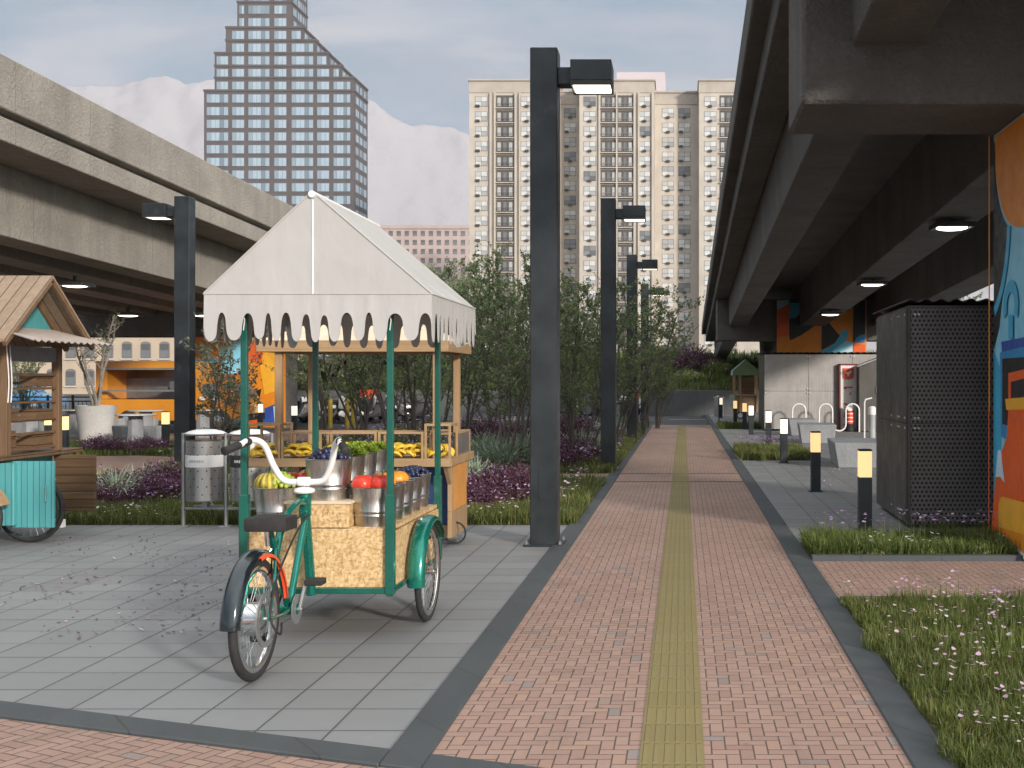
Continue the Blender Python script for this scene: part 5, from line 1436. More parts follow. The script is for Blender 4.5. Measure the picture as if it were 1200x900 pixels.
def table(x,y,l):
    root = thing('round_table', l, 'table', (x,y,0), 'white topped tables in the food court')
    mb = MB(); mb.lathe([(0,.0),(.28,0),(.28,.03),(.20,.1),(.17,.71),(.22,.735),(0,.735)], (x,y,0), 8); mb.build('leg', M['concrete_seat'], root, bevel=.006)
    mb = MB(); mb.lathe([(0,.736),(.44,.736),(.46,.75),(.44,.775),(0,.775)], (x,y,0), 32); mb.build('table_top', M['concrete_white'], root, smooth=True, ang=40)
for px, Y, l in ((159,27.3,'nearer white topped table by the concrete stools'),(171,31.0,'farther white topped table before the orange truck'),(36,27.2,'white topped table seen through the teal stall'),(238,31.5,'white topped table right of the lamp post, before the truck cab'),(86,31.5,'white topped table behind the glowing bollard at the left')):
    table(PX(px,Y), Y, l)
# orange food truck
root = thing('food_truck', 'orange food truck with open serving hatch parked behind the white tables', 'food truck', (-15.0,35.5,0))
t = NT('orange_truck_paint'); p = t.pos(); M['truck'] = t.fin(t.mix(t.mr(t.noise(p,1.5,4),.3,.7),(.56,.215,.012),(.64,.26,.02)),.32,0); t.b.inputs['Coat Weight'].default_value = .5
YF = 34.6; xa, xb, xc = PX(112,YF), PX(228,YF), PX(283,YF)
def TZ(py): return PZ(py,YF)
mb = MB(); mb.box(xa,xb,YF,YF+2.0,.35,TZ(468)); mb.box(xa,xb,YF,YF+2.0,TZ(431.5),TZ(423)); mb.box(xa,xa+.35,YF,YF+2.0,TZ(468)+.002,TZ(431.5)-.002); mb.box(xb-.15,xb,YF,YF+2.0,TZ(468)+.002,TZ(431.5)-.002); mb.box(xa+.35,xb-.15,YF+1.9,YF+2.0,TZ(468)+.002,TZ(431.5)-.002); mb.build('body', M['truck'], root, bevel=.012)
mb = MB(); mb.box(xa+.3,xb-.1,YF-.12,YF-.002,TZ(433.5),TZ(431.5)); mb.box(xa+.2,xb,YF-.25,YF-.003,TZ(458)-.02,TZ(457)); mb.build('hatch_trim', M['grey_metal'], root)
mb = MB(); mb.box(xa+.352,xb-.152,YF+1.2,YF+1.25,TZ(467),TZ(443)); mb.box(xa+2.2,xa+2.6,YF+.1,YF+.4,TZ(457)+.01,TZ(447)); mb.box(xa+1.8,xa+2.15,YF+.1,YF+.4,TZ(457)+.01,TZ(453)); mb.build('kitchen', plain('steel_kitchen', (.18,.18,.18), .4, .6), root)
mb = MB(); cabp = [(xb+.002,.35),(xb+.002,TZ(437)),(xb+.55,TZ(437)),(xb+.95,TZ(447)),(xb+1.25,TZ(466)),(xc,TZ(474)),(xc+.02,.4)]
mb.prism(cabp, YF+.05, YF+1.9, 'XZ'); cab = mb.build('cab', M['truck'], root, bevel=.02)
mb = MB(); mb.prism([(PX(237,YF),TZ(465)),(PX(237,YF),TZ(450)),(PX(251,YF),TZ(450)),(PX(259,YF),TZ(465))], YF+.03, YF+.049, 'XZ'); mb.prism([(xb+1.0,TZ(449)),(xb+1.27,TZ(465)),(xb+1.29,TZ(465)),(xb+1.02,TZ(449))], YF+.2, YF+1.75, 'XZ'); mb.build('window', M['glass_dark'], cab)
mb = MB(); mb.box(PX(235,YF),PX(240,YF),YF-.1,YF+.03,TZ(469),TZ(465)); mb.box(PX(249,YF),PX(256,YF),YF-.15,YF+.03,TZ(470),TZ(463)); mb.build('mirror', M['white'], cab, bevel=.01)
mb = MB(); mb.box(xc-.02,xc+.05,YF+.1,YF+1.8,.35,.55); mb.build('bumper', M['black'], cab)
for x in (xa+1.0, xb+.75):
    mb = MB(); mb.lathe([(0,-.1),(.2,-.1),(.3,-.09),(.34,-.05),(.34,.08),(0,.09)], (x,YF+.06,.34), 28, axis='Y'); w_ = mb.build('wheel', M['tyre'], root, smooth=True, ang=40)
    mb = MB(); mb.lathe([(0,-.13),(.08,-.12),(.19,-.105)], (x,YF+.06,.34), 20, axis='Y'); mb.build('rim', M['chrome'], w_, smooth=True)
# blue car
root = thing('blue_car', 'small blue car parked far left, seen through the teal stall', 'car', (PX(10,56),56,0)); cx0 = PX(10,56)
M['car_blue'] = plain('blue_car_paint', (.06,.22,.42), .25, .1, var=.05, coat=.7)
mb = MB(); mb.prism([(cx0-2.1,.3),(cx0-2.1,.75),(cx0-1.5,.88),(cx0-1.0,1.42),(cx0+.3,1.45),(cx0+1.0,.92),(cx0+1.9,.8),(cx0+2.05,.3)], 56, 57.7, 'XZ'); bd_ = mb.build('body', M['car_blue'], root, bevel=.06, seg=2, smooth=True)
mb = MB(); mb.prism([(cx0-1.25,.93),(cx0-.95,1.34),(cx0-.38,1.36),(cx0-.38,.93)], 55.97, 55.999, 'XZ'); mb.prism([(cx0-.30,.93),(cx0-.30,1.36),(cx0+.25,1.37),(cx0+.78,.95)], 55.97, 55.999, 'XZ'); mb.build('window', M['glass_dark'], root)
for x in (cx0-1.3,cx0+1.3):
    mb = MB(); mb.lathe([(0,-.05),(.2,-.05),(.31,-.03),(.31,.1),(0,.1)], (x,56.0,.31), 24, axis='Y'); w_ = mb.build('wheel', M['tyre'], root, smooth=True, ang=40)
    mb = MB(); mb.lathe([(0,-.07),(.18,-.055)], (x,56.0,.31), 18, axis='Y'); mb.build('rim', M['chrome'], w_)
# low dark railing behind the court
root = thing('railing', 'low black metal railing along the back of the food court', 'railing', (-20,40,0))
mb = MB(); YR = 41.0
for z in (.95,.80,.1): mb.box(-40,-17.2,YR-.02,YR+.02,z,z+.05)
mb.build('rail', M['pole'], root)
for x in np.arange(-40,-17.1,.9):
    mb = MB(); mb.box(x-.03,x+.03,YR-.03,YR+.03,0,1.05); mb.build('post', M['pole'], root)
mb = MB()
for x in np.arange(-39.8,-17.2,.15): mb.box(x-.008,x+.008,YR-.008,YR+.008,.15,.8)
mb.build('bars', M['pole'], root)
# yellow posts
for i,(px,l) in enumerate(((387,'leftmost yellow post behind the banana boxes'),(407,'middle yellow post behind the banana boxes'),(414,'rightmost yellow post behind the banana boxes'))):
    x = PX(px,37.5); mb = MB(); mb.lathe([(.075,0),(.075,.95),(.06,1.0),(0,1.02)], (0,0,0), 16); o = mb.build('yellow_post', plain('yellow_paint', (.42,.30,.03), .5) if i == 0 else bpy.data.materials['yellow_paint'], smooth=True, ang=40); o.location = (x,37.5,0); tag(o, l, 'post', 'yellow steel posts at the road')

# ================================================================= SCOOTERS
M['scooter_white'] = plain('white_scooter_paint', (.66,.65,.64), .3, coat=.5, var=.08); M['scooter_dark'] = plain('dark_scooter_plastic', (.03,.03,.032), .5)
def scooter(col, topbox):
    root = thing('parked_scooter', 'x', 'scooter', (0,0,0), 'scooters parked by the road beyond the trees')
    for y in (-.62,.62):
        mb = MB(); mb.lathe([(.13,-.04),(.2,-.055),(.25,-.03),(.25,.03),(.2,.055),(.13,.04)], (0,y,.25), 24, axis='X', closed=True); w_ = mb.build('wheel', M['tyre'], root, smooth=True)
        mb = MB(); mb.lathe([(0,-.05),(.06,-.05),(.13,-.03),(.13,.03),(.06,.05),(0,.05)], (0,y,.25), 16, axis='X'); mb.build('rim', M['chrome'], w_, smooth=True)
    mb = MB(); mb.prism([(-.85,.55),(-.75,.78),(-.1,.74),(.08,.36),(.42,.34),(.55,.5),(.62,.98),(.68,.98),(.72,.5),(.6,.3),(.0,.22),(-.4,.3),(-.5,.5)], -.17, .17, 'YZ'); mb.build('body', M['scooter_dark'], root, bevel=.05, seg=2, smooth=True)
    mb = MB(); mb.prism([(.50,.34),(.60,1.0),(.70,1.0),(.74,.62),(.62,.34)], -.15, .15, 'YZ'); mb.build('fairing', col, root, bevel=.04, seg=2, smooth=True)
    mb = MB(); mb.prism([(-.86,.56),(-.80,.70),(-.42,.66),(-.40,.52)], -.175, .175, 'YZ'); mb.build('rear_cowl', col, root, bevel=.04, seg=2, smooth=True)
    mb = MB(); mb.prism([(-.8,.78),(-.72,.87),(-.35,.85),(-.08,.80),(-.08,.74)], -.14, .14, 'YZ'); mb.build('seat', M['scooter_dark'], root, bevel=.03, smooth=True)
    mb = MB(); mb.tube([(-.32,.5,1.08),(-.1,.6,1.02),(.1,.6,1.02),(.32,.5,1.08)], .018, 8); mb.tube([(0,.6,1.02),(0,.66,.6),(0,.62,.25)], .03, 8); mb.build('handlebar', M['scooter_dark'], root, smooth=True)
    mb = MB(); mb.sphere((0,.70,.96), .09, (1,.6,1), 12, 8); mb.build('headlight', M['glass_pale'], root, smooth=True)
    mb = MB(); mb.sphere((0,.62,.36), .19, (.5,1.5,.75), 14, 8); mb.build('mudguard', col, root, smooth=True)
    if topbox:
        mb = MB(); mb.box(-.2,.2,-1.05,-.65,.90,1.28); mb.build('top_box', M['red'], root, bevel=.04, seg=2, smooth=True)
    return root
s1 = scooter(M['scooter_white'], False); s2 = scooter(M['scooter_dark'], False); s3 = scooter(M['scooter_white'], True)
protos3 = {'w': s1, 'd': s2, 'r': s3}; used3 = set()
sl = [('w',342,44,20),('d',352,43,35),('w',362,44.5,10),('w',372,43.4,-20),('d',381,44.6,15),('w',392,43.2,25),('r',414,43.6,70),('r',427,44.4,80),('w',438,43,15),('d',449,44,0),('w',460,43.6,30),('w',473,44.5,-10),('d',486,43.6,15),('w',662,44.5,70),('w',690,44,50),('d',722,43,60),('w',736,44.6,75),('r',752,44.2,95)]
ordn = ['first','second','third','fourth','fifth','sixth','seventh','eighth','ninth','tenth','eleventh']
cnt = {}
for kk, px, Y, rot in sl:
    o = protos3[kk] if kk not in used3 else dup(protos3[kk]); used3.add(kk)
    cnt[kk] = cnt.get(kk,0)+1
    o.location = (PX(px,Y),Y,-.05); o.rotation_euler = (0,0,R(rot+90))
    nm = {'w':'white scooter','d':'dark scooter','r':'red boxed scooter'}[kk]
    o['label'] = f'{ordn[cnt[kk]-1]} {nm} from the left in the row parked beyond the trees'

# ================================================================= FAR RIGHT ITEMS
root = thing('green_kiosk', 'small kiosk cart with green gable canopy beyond the bollards', 'kiosk', (PX(873,46),46,0)); Yk = 46.0
k0, k1 = PX(859,Yk), PX(889,Yk)
M['kiosk_green'] = plain('faded_green_canvas', (.14,.20,.10), .85); M['kiosk_teal'] = plain('pale_teal_canvas', (.36,.50,.46), .85)
zr_, ze_ = PZ(421,Yk), PZ(434,Yk)
mb = MB(); cm = (k0+k1)/2
mb.add([(k0,Yk,ze_),(cm,Yk,zr_),(cm,Yk+1.4,zr_),(k0,Yk+1.4,ze_),(k1,Yk,ze_),(k1,Yk+1.4,ze_)], [(0,1,2,3),(1,4,5,2)], 1); mb.add([(k0,Yk,ze_),(k1,Yk,ze_),(cm,Yk,zr_)], [(0,1,2)]); mb.add([(k0,Yk+1.4,ze_),(cm,Yk+1.4,zr_),(k1,Yk+1.4,ze_)], [(0,1,2)])
mb.box(k0,k1,Yk-.02,Yk-.001,ze_-.2,ze_); mb.box(k0-.02,k0-.001,Yk,Yk+1.4,ze_-.2,ze_,1); mb.build('canopy', [M['kiosk_green'],M['kiosk_teal']], root)
for x in (k0+.06,k1-.06,k0+.3):
    for y in (Yk+.05,Yk+1.3):
        mb = MB(); mb.box(x-.035,x+.035,y-.035,y+.035,.3,ze_-.01); mb.build('post', M['wood_z'], root)
mb = MB(); mb.box(k0+.02,k1-.02,Yk+.1,Yk+1.3,.3,.95); mb.box(k0-.05,k1+.05,Yk+.02,Yk+1.38,.951,1.0); mb.build('counter', M['wood'], root)
mb = MB(); mb.box(k0+.3,k1-.1,Yk+1.0,Yk+1.2,1.0,1.7); mb.box(k0+.3,k1-.1,Yk+.6,Yk+.98,1.32,1.36); mb.build('shelf', M['wood_brown_x'], root)
for x in (k0+.3,k1-.3):
    mb = MB(); mb.lathe([(.1,-.03),(.16,-.03),(.16,.03),(.1,.03)], (x,Yk+.15,.16), 20, axis='Y', closed=True); mb.build('wheel', M['tyre'], root)
root = thing('grey_litter_bin', 'far grey litter bin at the end of the right kerb', 'litter bin', (PX(843,49),49,0)); xg = PX(843,49)
mb = MB(); mb.box(xg-.22,xg+.18,49,49.4,.03,.72); mb.build('body', M['grey_metal'], root, bevel=.01)
mb = MB(); mb.box(xg-.24,xg+.2,48.98,49.42,.80,.86); mb.box(xg-.2,xg+.16,49.02,49.38,.722,.798); mb.build('lid', M['concrete_white'], root, bevel=.01)
root = thing('path_light', 'thin dark pole light with small flat head near the far kerb', 'path light', (PX(842.5,44),44,0)); xg = PX(842.5,44)
mb = MB(); mb.tube([(xg,44,0),(xg,44,.93)], .022, 8); mb.build('pole', M['pole'], root, smooth=True)
mb = MB(); mb.lathe([(.0,1.0),(.10,.97),(.14,.94),(.12,.925),(0,.93)], (xg,44,0), 18); mb.build('lamp_head', M['grey_metal'], root, smooth=True)
root = thing('teal_sign', 'small pale teal sign board on a thin post in front of the green kiosk', 'sign', (PX(858,43),43,0)); xg = PX(858,43)
mb = MB(); mb.box(xg-.09,xg+.09,43,43.02,.55,1.02); mb.build('board', M['kiosk_teal'], root)
mb = MB(); mb.tube([(xg+.07,43.05,0),(xg+.07,43.05,1.02)], .015, 8); mb.build('post', M['grey_metal'], root)
# ================================================================= VEGETATION
def inpoly(p, poly):
    x, y = p[:,0], p[:,1]; ins = np.zeros(len(p), bool); k = len(poly)
    for i in range(k):
        (x1,y1),(x2,y2) = poly[i], poly[(i+1)%k]
        c = ((y1 > y) != (y2 > y)) & (x < (x2-x1)*(y-y1)/((y2-y1) or 1e-9)+x1); ins ^= c
    return ins
def lump(x, y, s, seed=0):
    a = np.sin(x*s*1.0+seed)+np.sin(y*s*1.3+2*seed+1.7)+np.sin((x+y)*s*.8+.5*seed)+np.sin((x*.6-y)*s*1.9+seed*3)+.6*np.sin((x*1.7+y*.4)*s*2.3+seed)
    return a/4.6
def scatter(poly, n, grow=0.0):
    P_ = np.array(poly); lo, hi = P_.min(0)-grow, P_.max(0)+grow
    q = rng.uniform(lo, hi, (int(n*1.6),2))
    if grow:
        dx = lump(q[:,0], q[:,1], 5.0, 3)*grow; dy = lump(q[:,0], q[:,1], 5.0, 8)*grow
        t_ = q.copy(); c = P_.mean(0); t_[:,0] -= np.sign(q[:,0]-c[0])*np.maximum(dx,0); t_[:,1] -= np.sign(q[:,1]-c[1])*np.maximum(dy,0)
        q = q[inpoly(t_, poly)]
    else: q = q[inpoly(q, poly)]
    return q[:n]
def blades(p, h, w, lean, z0=0.0, az=None):
    n = len(p); a = rng.uniform(0, 2*np.pi, n) if az is None else az
    ca, sa = np.cos(a), np.sin(a); t_ = a + rng.normal(np.pi/2,.5,n); lx, ly = np.cos(t_)*lean, np.sin(t_)*lean
    v = np.zeros((n,5,3))
    v[:,0] = np.stack([p[:,0]-ca*w/2, p[:,1]-sa*w/2, np.full(n,z0)],1); v[:,1] = np.stack([p[:,0]+ca*w/2, p[:,1]+sa*w/2, np.full(n,z0)],1)
    mx, my, mz = p[:,0]+lx*.35*h, p[:,1]+ly*.35*h, z0+h*.6
    v[:,2] = np.stack([mx-ca*w*.38, my-sa*w*.38, mz],1); v[:,3] = np.stack([mx+ca*w*.38, my+sa*w*.38, mz],1)
    v[:,4] = np.stack([p[:,0]+lx*h, p[:,1]+ly*h, z0+h*(1-.25*lean**2)],1)
    b = np.arange(n)[:,None]*5
    f = np.concatenate([b+[[0,1,3]], b+[[0,3,2]], b+[[2,3,4]]])
    return v.reshape(-1,3), f
M['grass'] = leafy('grass_blades', (.062,.088,.016), (.12,.155,.028), (.25,.23,.075), trans=.3)
M['grass2'] = leafy('dark_grass_blades', (.06,.095,.016), (.115,.165,.028), (.2,.22,.06), trans=.3)
M['purple'] = leafy('purple_foliage', (.045,.015,.03), (.095,.03,.055), (.17,.075,.11), trans=.25)
M['pink_petal'] = leafy('pink_petals', (.50,.30,.44), (.66,.46,.58), (.74,.62,.70), trans=.35, big=0)
M['white_petal'] = leafy('white_petals', (.60,.58,.50), (.70,.68,.60), (.75,.74,.7), trans=.35, big=0)
M['lilac_petal'] = leafy('lilac_petals', (.28,.14,.36), (.45,.27,.50), (.60,.46,.63), trans=.35, big=0)
M['silver'] = leafy('silver_green_foliage', (.15,.21,.13), (.27,.34,.23), (.4,.46,.34), trans=.2)
M['lime'] = leafy('yellow_green_foliage', (.16,.20,.05), (.28,.32,.09), (.4,.44,.18), trans=.25)
M['leaf'] = leafy('tree_leaves', (.095,.145,.055), (.18,.235,.095), (.31,.36,.18), trans=.45)
M['leaf2'] = leafy('olive_leaves', (.07,.09,.05), (.13,.16,.09), (.22,.25,.16), trans=.25)
M['bark'] = plain('grey_brown_bark', (.10,.085,.072), .9, var=.35, scale=9, bump=.6, bscale=40, bdist=.01)
M['bark_pale'] = plain('pale_grey_bark', (.24,.21,.18), .9, var=.35, scale=9, bump=.6, bscale=40, bdist=.01)
M['soil_leaf'] = leafy('petal_litter', (.04,.022,.024), (.12,.055,.06), (.5,.38,.40), trans=.1, big=0)

def lawn(name, poly, dens, hmin, hmax, w, seed, mat='grass', grow=.0, sc=3.0, lean=.75):
    A = abs(sum(a[0]*b[1]-b[0]*a[1] for a,b in zip(poly, poly[1:]+poly[:1])))/2
    p = scatter(poly, int(A*dens), grow); c = lump(p[:,0], p[:,1], sc, seed)*.5+.5
    h = (hmin+(hmax-hmin)*np.clip(c,0,1)); ok_ = h > .012; p = p[ok_]; h = h[ok_]*rng.uniform(.6,1.15,ok_.sum())
    v, f = blades(p, h, w*rng.uniform(.7,1.2,len(p)), np.abs(rng.normal(0,lean,len(p))).clip(0,1.5))
    o = link_np(name, np_mesh(name, v, f, M[mat])); o['kind'] = 'stuff'; return o
def flowers(name, pts, zs, r, mat, seedh=.0):
    """little five to seven sided blossoms on thin stems"""
    n = len(pts); k = 6; v = np.zeros((n,k+1,3)); tl = rng.uniform(0,.6,n); ta = rng.uniform(0,6.28,n)
    rr_ = r*rng.uniform(.6,1.25,n); nx_, ny_ = np.sin(tl)*np.cos(ta), np.sin(tl)*np.sin(ta)
    v[:,0] = np.stack([pts[:,0], pts[:,1], zs-.15*rr_],1)
    for j in range(k):
        a = 2*np.pi*j/k+ta; q = rr_*(1.0 if j % 2 else .8)
        x, y = np.cos(a)*q, np.sin(a)*q; v[:,j+1] = np.stack([pts[:,0]+x, pts[:,1]+y, zs-(x*nx_+y*ny_)],1)
    b = np.arange(n)[:,None]*(k+1); f = np.concatenate([b+[[0,1+j,1+(j+1)%k]] for j in range(k)])
    # stems
    sv, sf = blades(pts, zs*.98, np.full(n,.004), np.full(n,.03))
    nv = len(v.reshape(-1,3)); allv = np.concatenate([v.reshape(-1,3), sv]); allf = np.concatenate([f, sf+nv])
    mi = np.concatenate([np.zeros(len(f)), np.ones(len(sf))])
    o = link_np(name, np_mesh(name, allv, allf, [M[mat], M['grass']], mi)); o['kind'] = 'stuff'; return o
def clusterpts(poly, nc, per, spread):
    c = scatter(poly, nc); p = np.repeat(c, per, 0) + rng.normal(0, spread, (len(c)*per, 2)); return p[inpoly(p, poly)]

# near right bed
R1v = [(1.17,3.0),(4.6,3.0),(4.6,8.16),(1.14,8.16)]
lawn('grass', R1v, 5200, .03, .10, .006, 1.3, grow=.06, sc=4.2, lean=.8)
lawn('grass', R1v, 4600, .0, .18, .005, 5.3, grow=.12, sc=9.5, lean=.6)
lawn('grass', R1v, 1500, -.13, .25, .0055, 9.1, 'grass2', grow=.13, sc=6.0, lean=.5)
q = clusterpts(R1v, 260, 5, .05); flowers('wild_flowers', q, rng.uniform(.11,.19,len(q)), .0135, 'pink_petal')
q = clusterpts(R1v, 60, 4, .05); flowers('wild_flowers', q, rng.uniform(.10,.18,len(q)), .012, 'white_petal')
q = clusterpts([(1.3,7.2),(4.6,7.2),(4.6,8.1),(1.2,8.1)], 40, 5, .06); flowers('wild_flowers', q, rng.uniform(.17,.26,len(q)), .016, 'pink_petal')
# strip before the perforated container
R2v = [(1.16,10.15),(5.5,10.15),(5.5,11.15),(1.16,11.15)]
lawn('grass', R2v, 5200, .10, .26, .009, 2.1, 'grass2', grow=.05, sc=4.0)
q = clusterpts([(1.2,10.5),(5,10.5),(5,11.1),(1.2,11.1)], 40, 5, .06); flowers('wild_flowers', q, rng.uniform(.24,.36,len(q)), .02, 'lilac_petal')
q = clusterpts([(1.2,10.2),(5,10.2),(5,10.6),(1.2,10.6)], 22, 5, .06); flowers('wild_flowers', q, rng.uniform(.08,.2,len(q)), .018, 'white_petal')
# small beds further along on the right
lawn('grass', BED_R3, 1500, .12, .28, .016, 4.0, 'grass', grow=.05)
q = clusterpts([(1.2,24.3),(2.6,24.3),(2.6,25.7),(1.2,25.7)], 40, 6, .09); flowers('wild_flowers', q, rng.uniform(.26,.36,len(q)), .026, 'lilac_petal')
lawn('grass', BED_R4, 900, .15, .3, .022, 5.0, 'grass2')
# left beds
lawn('grass', [(-12.2,12.56),(-1.2,12.56),(-1.2,14.0),(-12.2,14.0)], 3000, .09, .24, .010, .7, 'grass', grow=.06, sc=3.2)
lawn('grass', [(-12.2,14.0),(-1.2,14.0),(-1.2,17.84),(-12.2,17.84)], 1000, .08, .26, .013, 1.9, 'grass', grow=.02)
lawn('grass', [(-3.0,19.42),(-1.2,19.42),(-1.2,40.2),(-3.0,40.2)], 800, .10, .26, .018, 1.1, 'grass', grow=.05)
lawn('grass', [(-9.0,19.42),(-3.0,19.42),(-3.0,40.2),(-9.0,40.2)], 330, .10, .30, .022, 2.7, 'grass2')
lawn('grass', BED_C, 620, .08, .20, .02, 3.3, 'grass2')
q = clusterpts([(-12,13.0),(-1.4,13.0),(-1.4,17.6),(-12,17.6)], 150, 7, .10); flowers('wild_flowers', q, rng.uniform(.22,.34,len(q)), .021, 'lilac_petal')
q = clusterpts([(-12,12.7),(-1.4,12.7),(-1.4,17.6),(-12,17.6)], 170, 6, .10); flowers('wild_flowers', q, rng.uniform(.15,.30,len(q)), .020, 'pink_petal')
q = clusterpts([(-12,12.6),(-1.4,12.6),(-1.4,13.3),(-12,13.3)], 70, 5, .06); flowers('wild_flowers', q, rng.uniform(.10,.22,len(q)), .017, 'white_petal')
q = clusterpts(BED_B, 330, 8, .14); flowers('wild_flowers', q, rng.uniform(.22,.42,len(q)), .028, 'lilac_petal')
q = clusterpts(BED_B, 200, 7, .14); flowers('wild_flowers', q, rng.uniform(.22,.38,len(q)), .026, 'pink_petal')
q = clusterpts(BED_C, 90, 8, .14); flowers('wild_flowers', q, rng.uniform(.15,.28,len(q)), .026, 'lilac_petal')
# bank above the far wall: tufts and clumps
def bankz(y): return 1.05+2.0*max(0,min(1,(y-52.5)/13))**.8
pp = np.stack([rng.uniform(-18.5,13.5,26000), rng.uniform(52.5,65,26000)],1)
v, f = blades(pp, rng.uniform(.18,.5,len(pp)), np.full(len(pp),.05), np.abs(rng.normal(0,.6,len(pp))))
v[:,2] += np.repeat(np.array([bankz(y) for y in pp[:,1]]), 5)
o = link_np('grass', np_mesh('bank_grass', v, f, M['grass2'])); o['kind'] = 'stuff'
# plants -------------------------------------------------------------
def tuft(n, rad, hmin, hmax, w, lean, mat, name='tuft'):
    a = rng.uniform(0,2*np.pi,n); q = rad*np.sqrt(rng.uniform(0,1,n)); p = np.stack([q*np.cos(a), q*np.sin(a)],1)
    h = rng.uniform(hmin,hmax,n)*(1.05-.35*q/rad)
    v, f = blades(p, h, np.full(n,w), np.full(n,lean)*rng.uniform(.3,1.2,n)*(.3+q/rad))
    # lean outwards
    tip = v.reshape(n,5,3); out = np.stack([np.cos(a),np.sin(a)],1)*(h*lean*.5*(q/rad))[:,None]; tip[:,4,:2] += out; tip[:,2,:2] += out*.4; tip[:,3,:2] += out*.4
    return np_mesh(name, tip.reshape(-1,3), f, M[mat])
def spikes(n, rad, h, mat, petal, name):
    """a mound of many small leaves with blossom spikes"""
    m = n*9; a = rng.uniform(0,6.283,n); q = rad*np.sqrt(rng.uniform(0,1,n)); base = np.stack([q*np.cos(a), q*np.sin(a)],1)
    hh = h*rng.uniform(.65,1.1,n)*(1.05-.45*(q/rad)**2); t_ = rng.uniform(.1,1,(n,9)); out = (q/rad)*.25
    px_ = base[:,0][:,None]*(1+out[:,None]*t_)+rng.normal(0,.012,(n,9)); py_ = base[:,1][:,None]*(1+out[:,None]*t_)+rng.normal(0,.012,(n,9)); pz_ = hh[:,None]*t_
    c = np.stack([px_.ravel(),py_.ravel(),pz_.ravel()],1); m = len(c); s = rng.uniform(.012,.028,m)
    d1_ = rng.normal(0,1,(m,3)); d1_[:,2] += .9; d1_ /= np.linalg.norm(d1_,axis=1)[:,None]; d2_ = np.cross(d1_, rng.normal(0,1,(m,3))); d2_ /= np.linalg.norm(d2_,axis=1)[:,None]
    v = np.stack([c-d1_*s[:,None], c+d2_*(s*.45)[:,None], c+d1_*s[:,None], c-d2_*(s*.45)[:,None]],1).reshape(-1,3)
    f = np.arange(m)[:,None]*4+[[0,1,2,3]]; mi = (t_.ravel() > .9)*(rng.uniform(0,1,m) > .9)
    return np_mesh(name, v, f, [M[mat], M[petal]], mi)
PUR = [spikes(330,.34,.42,'purple','lilac_petal','purple_plant') for _ in range(3)]
SIL = [tuft(260,.20,.25,.48,.028,1.1,'silver') for _ in range(3)]
LIM = [spikes(300,.28,.26,'lime','white_petal','lime_plant') for _ in range(2)]
def plant(me, name, x, y, s, label, cat, group, z=0):
    o = link_np(name, me, (x,y,z)); o.scale = (s*random.uniform(.9,1.1),s*random.uniform(.9,1.1),s*random.uniform(.85,1.15)); o.rotation_euler.z = random.uniform(0,6.28); tag(o, label, cat, group)
def area(px0, px1, y0, y1, n, mind=.28):
    out = []
    for _ in range(n*30):
        Y = random.uniform(y0,y1); px = random.uniform(px0,px1); x = PX(px,Y)
        if all((x-a)**2+(Y-b)**2 > mind**2 for a,b in out): out.append((x,Y))
        if len(out) >= n: break
    return out
for (a,b,c_,d_,n,s,lab,grp) in ((528,625,13.7,15.9,11,.95,'purple flowering plant in the mound right of the market stall','purple mound right of the stall'),
        (648,690,20.2,24,9,1.15,'purple flowering plant between the two nearest lamp posts','purple plants between the lamp posts'),
        (560,620,22,30,6,1.2,'purple flowering plant under the shrubby trees','purple plants under the trees'),
        (655,700,25,36,7,1.3,'purple flowering plant deep in the bed behind the second lamp post','purple plants deep in the bed'),
        (158,212,14.4,16.4,7,.95,'purple flowering plant left of the litter bins','purple mound left of the bins'),
        (112,140,14.0,15.5,5,.8,'low purple plant beside the open brown stall door','purple plants by the stall door'),
        (85,190,24.3,26.2,9,.75,'purple plant in the strip below the concrete stools','purple plants below the stools'),
        (540,618,27,34,6,1.4,'purple plant far back under the trees, left of the nearest lamp post','purple plants far back')):
    for i,(x,y) in enumerate(area(a,b,c_,d_,n)): plant(PUR[i%3], 'purple_plant', x, y, s*random.uniform(.85,1.15), lab, 'flowering plant', grp)
for (a,b,c_,d_,n,s,lab,grp) in ((530,560,16.0,17.4,4,1.1,'silver green spiky plant right of the stall, behind the purple mound','silver plants right of the stall'),
        (545,620,20,23,13,1.35,'silver green spiky plant beyond the crossing path, left of the nearest lamp post','silver plants beyond the crossing path'),
        (128,166,14.6,16.0,5,1.1,'silver green spiky plant left of the litter bins','silver plants left of the bins'),
        (672,700,22,33,7,1.4,'silver green plant between the lamp posts','silver plants between the lamp posts'),
        (722,735,31,36,2,1.6,'silver green plant behind the second lamp post','silver plants behind the second lamp post')):
    for i,(x,y) in enumerate(area(a,b,c_,d_,n)): plant(SIL[i%3], 'silver_plant', x, y, s*random.uniform(.85,1.15), lab, 'plant', grp)
for (a,b,c_,d_,n,s,lab,grp) in ((525,548,14.6,16.4,4,1.0,'low yellow green plant at the foot of the market stall','yellow green plants by the stall'),
        (110,130,14.8,16.6,4,1.0,'low yellow green plant left of the silver plants near the bins','yellow green plants near the bins'),
        (1008,1170,10.18,10.30,5,.42,'tiny pale green plant at the kerb of the grass strip by the container','pale plants along the kerb'),
        (640,700,28,38,6,1.4,'yellow green plant far back in the bed','yellow green plants far back')):
    for i,(x,y) in enumerate(area(a,b,c_,d_,n)): plant(LIM[i%2], 'lime_plant', x, y, s*random.uniform(.85,1.15), lab, 'plant', grp)
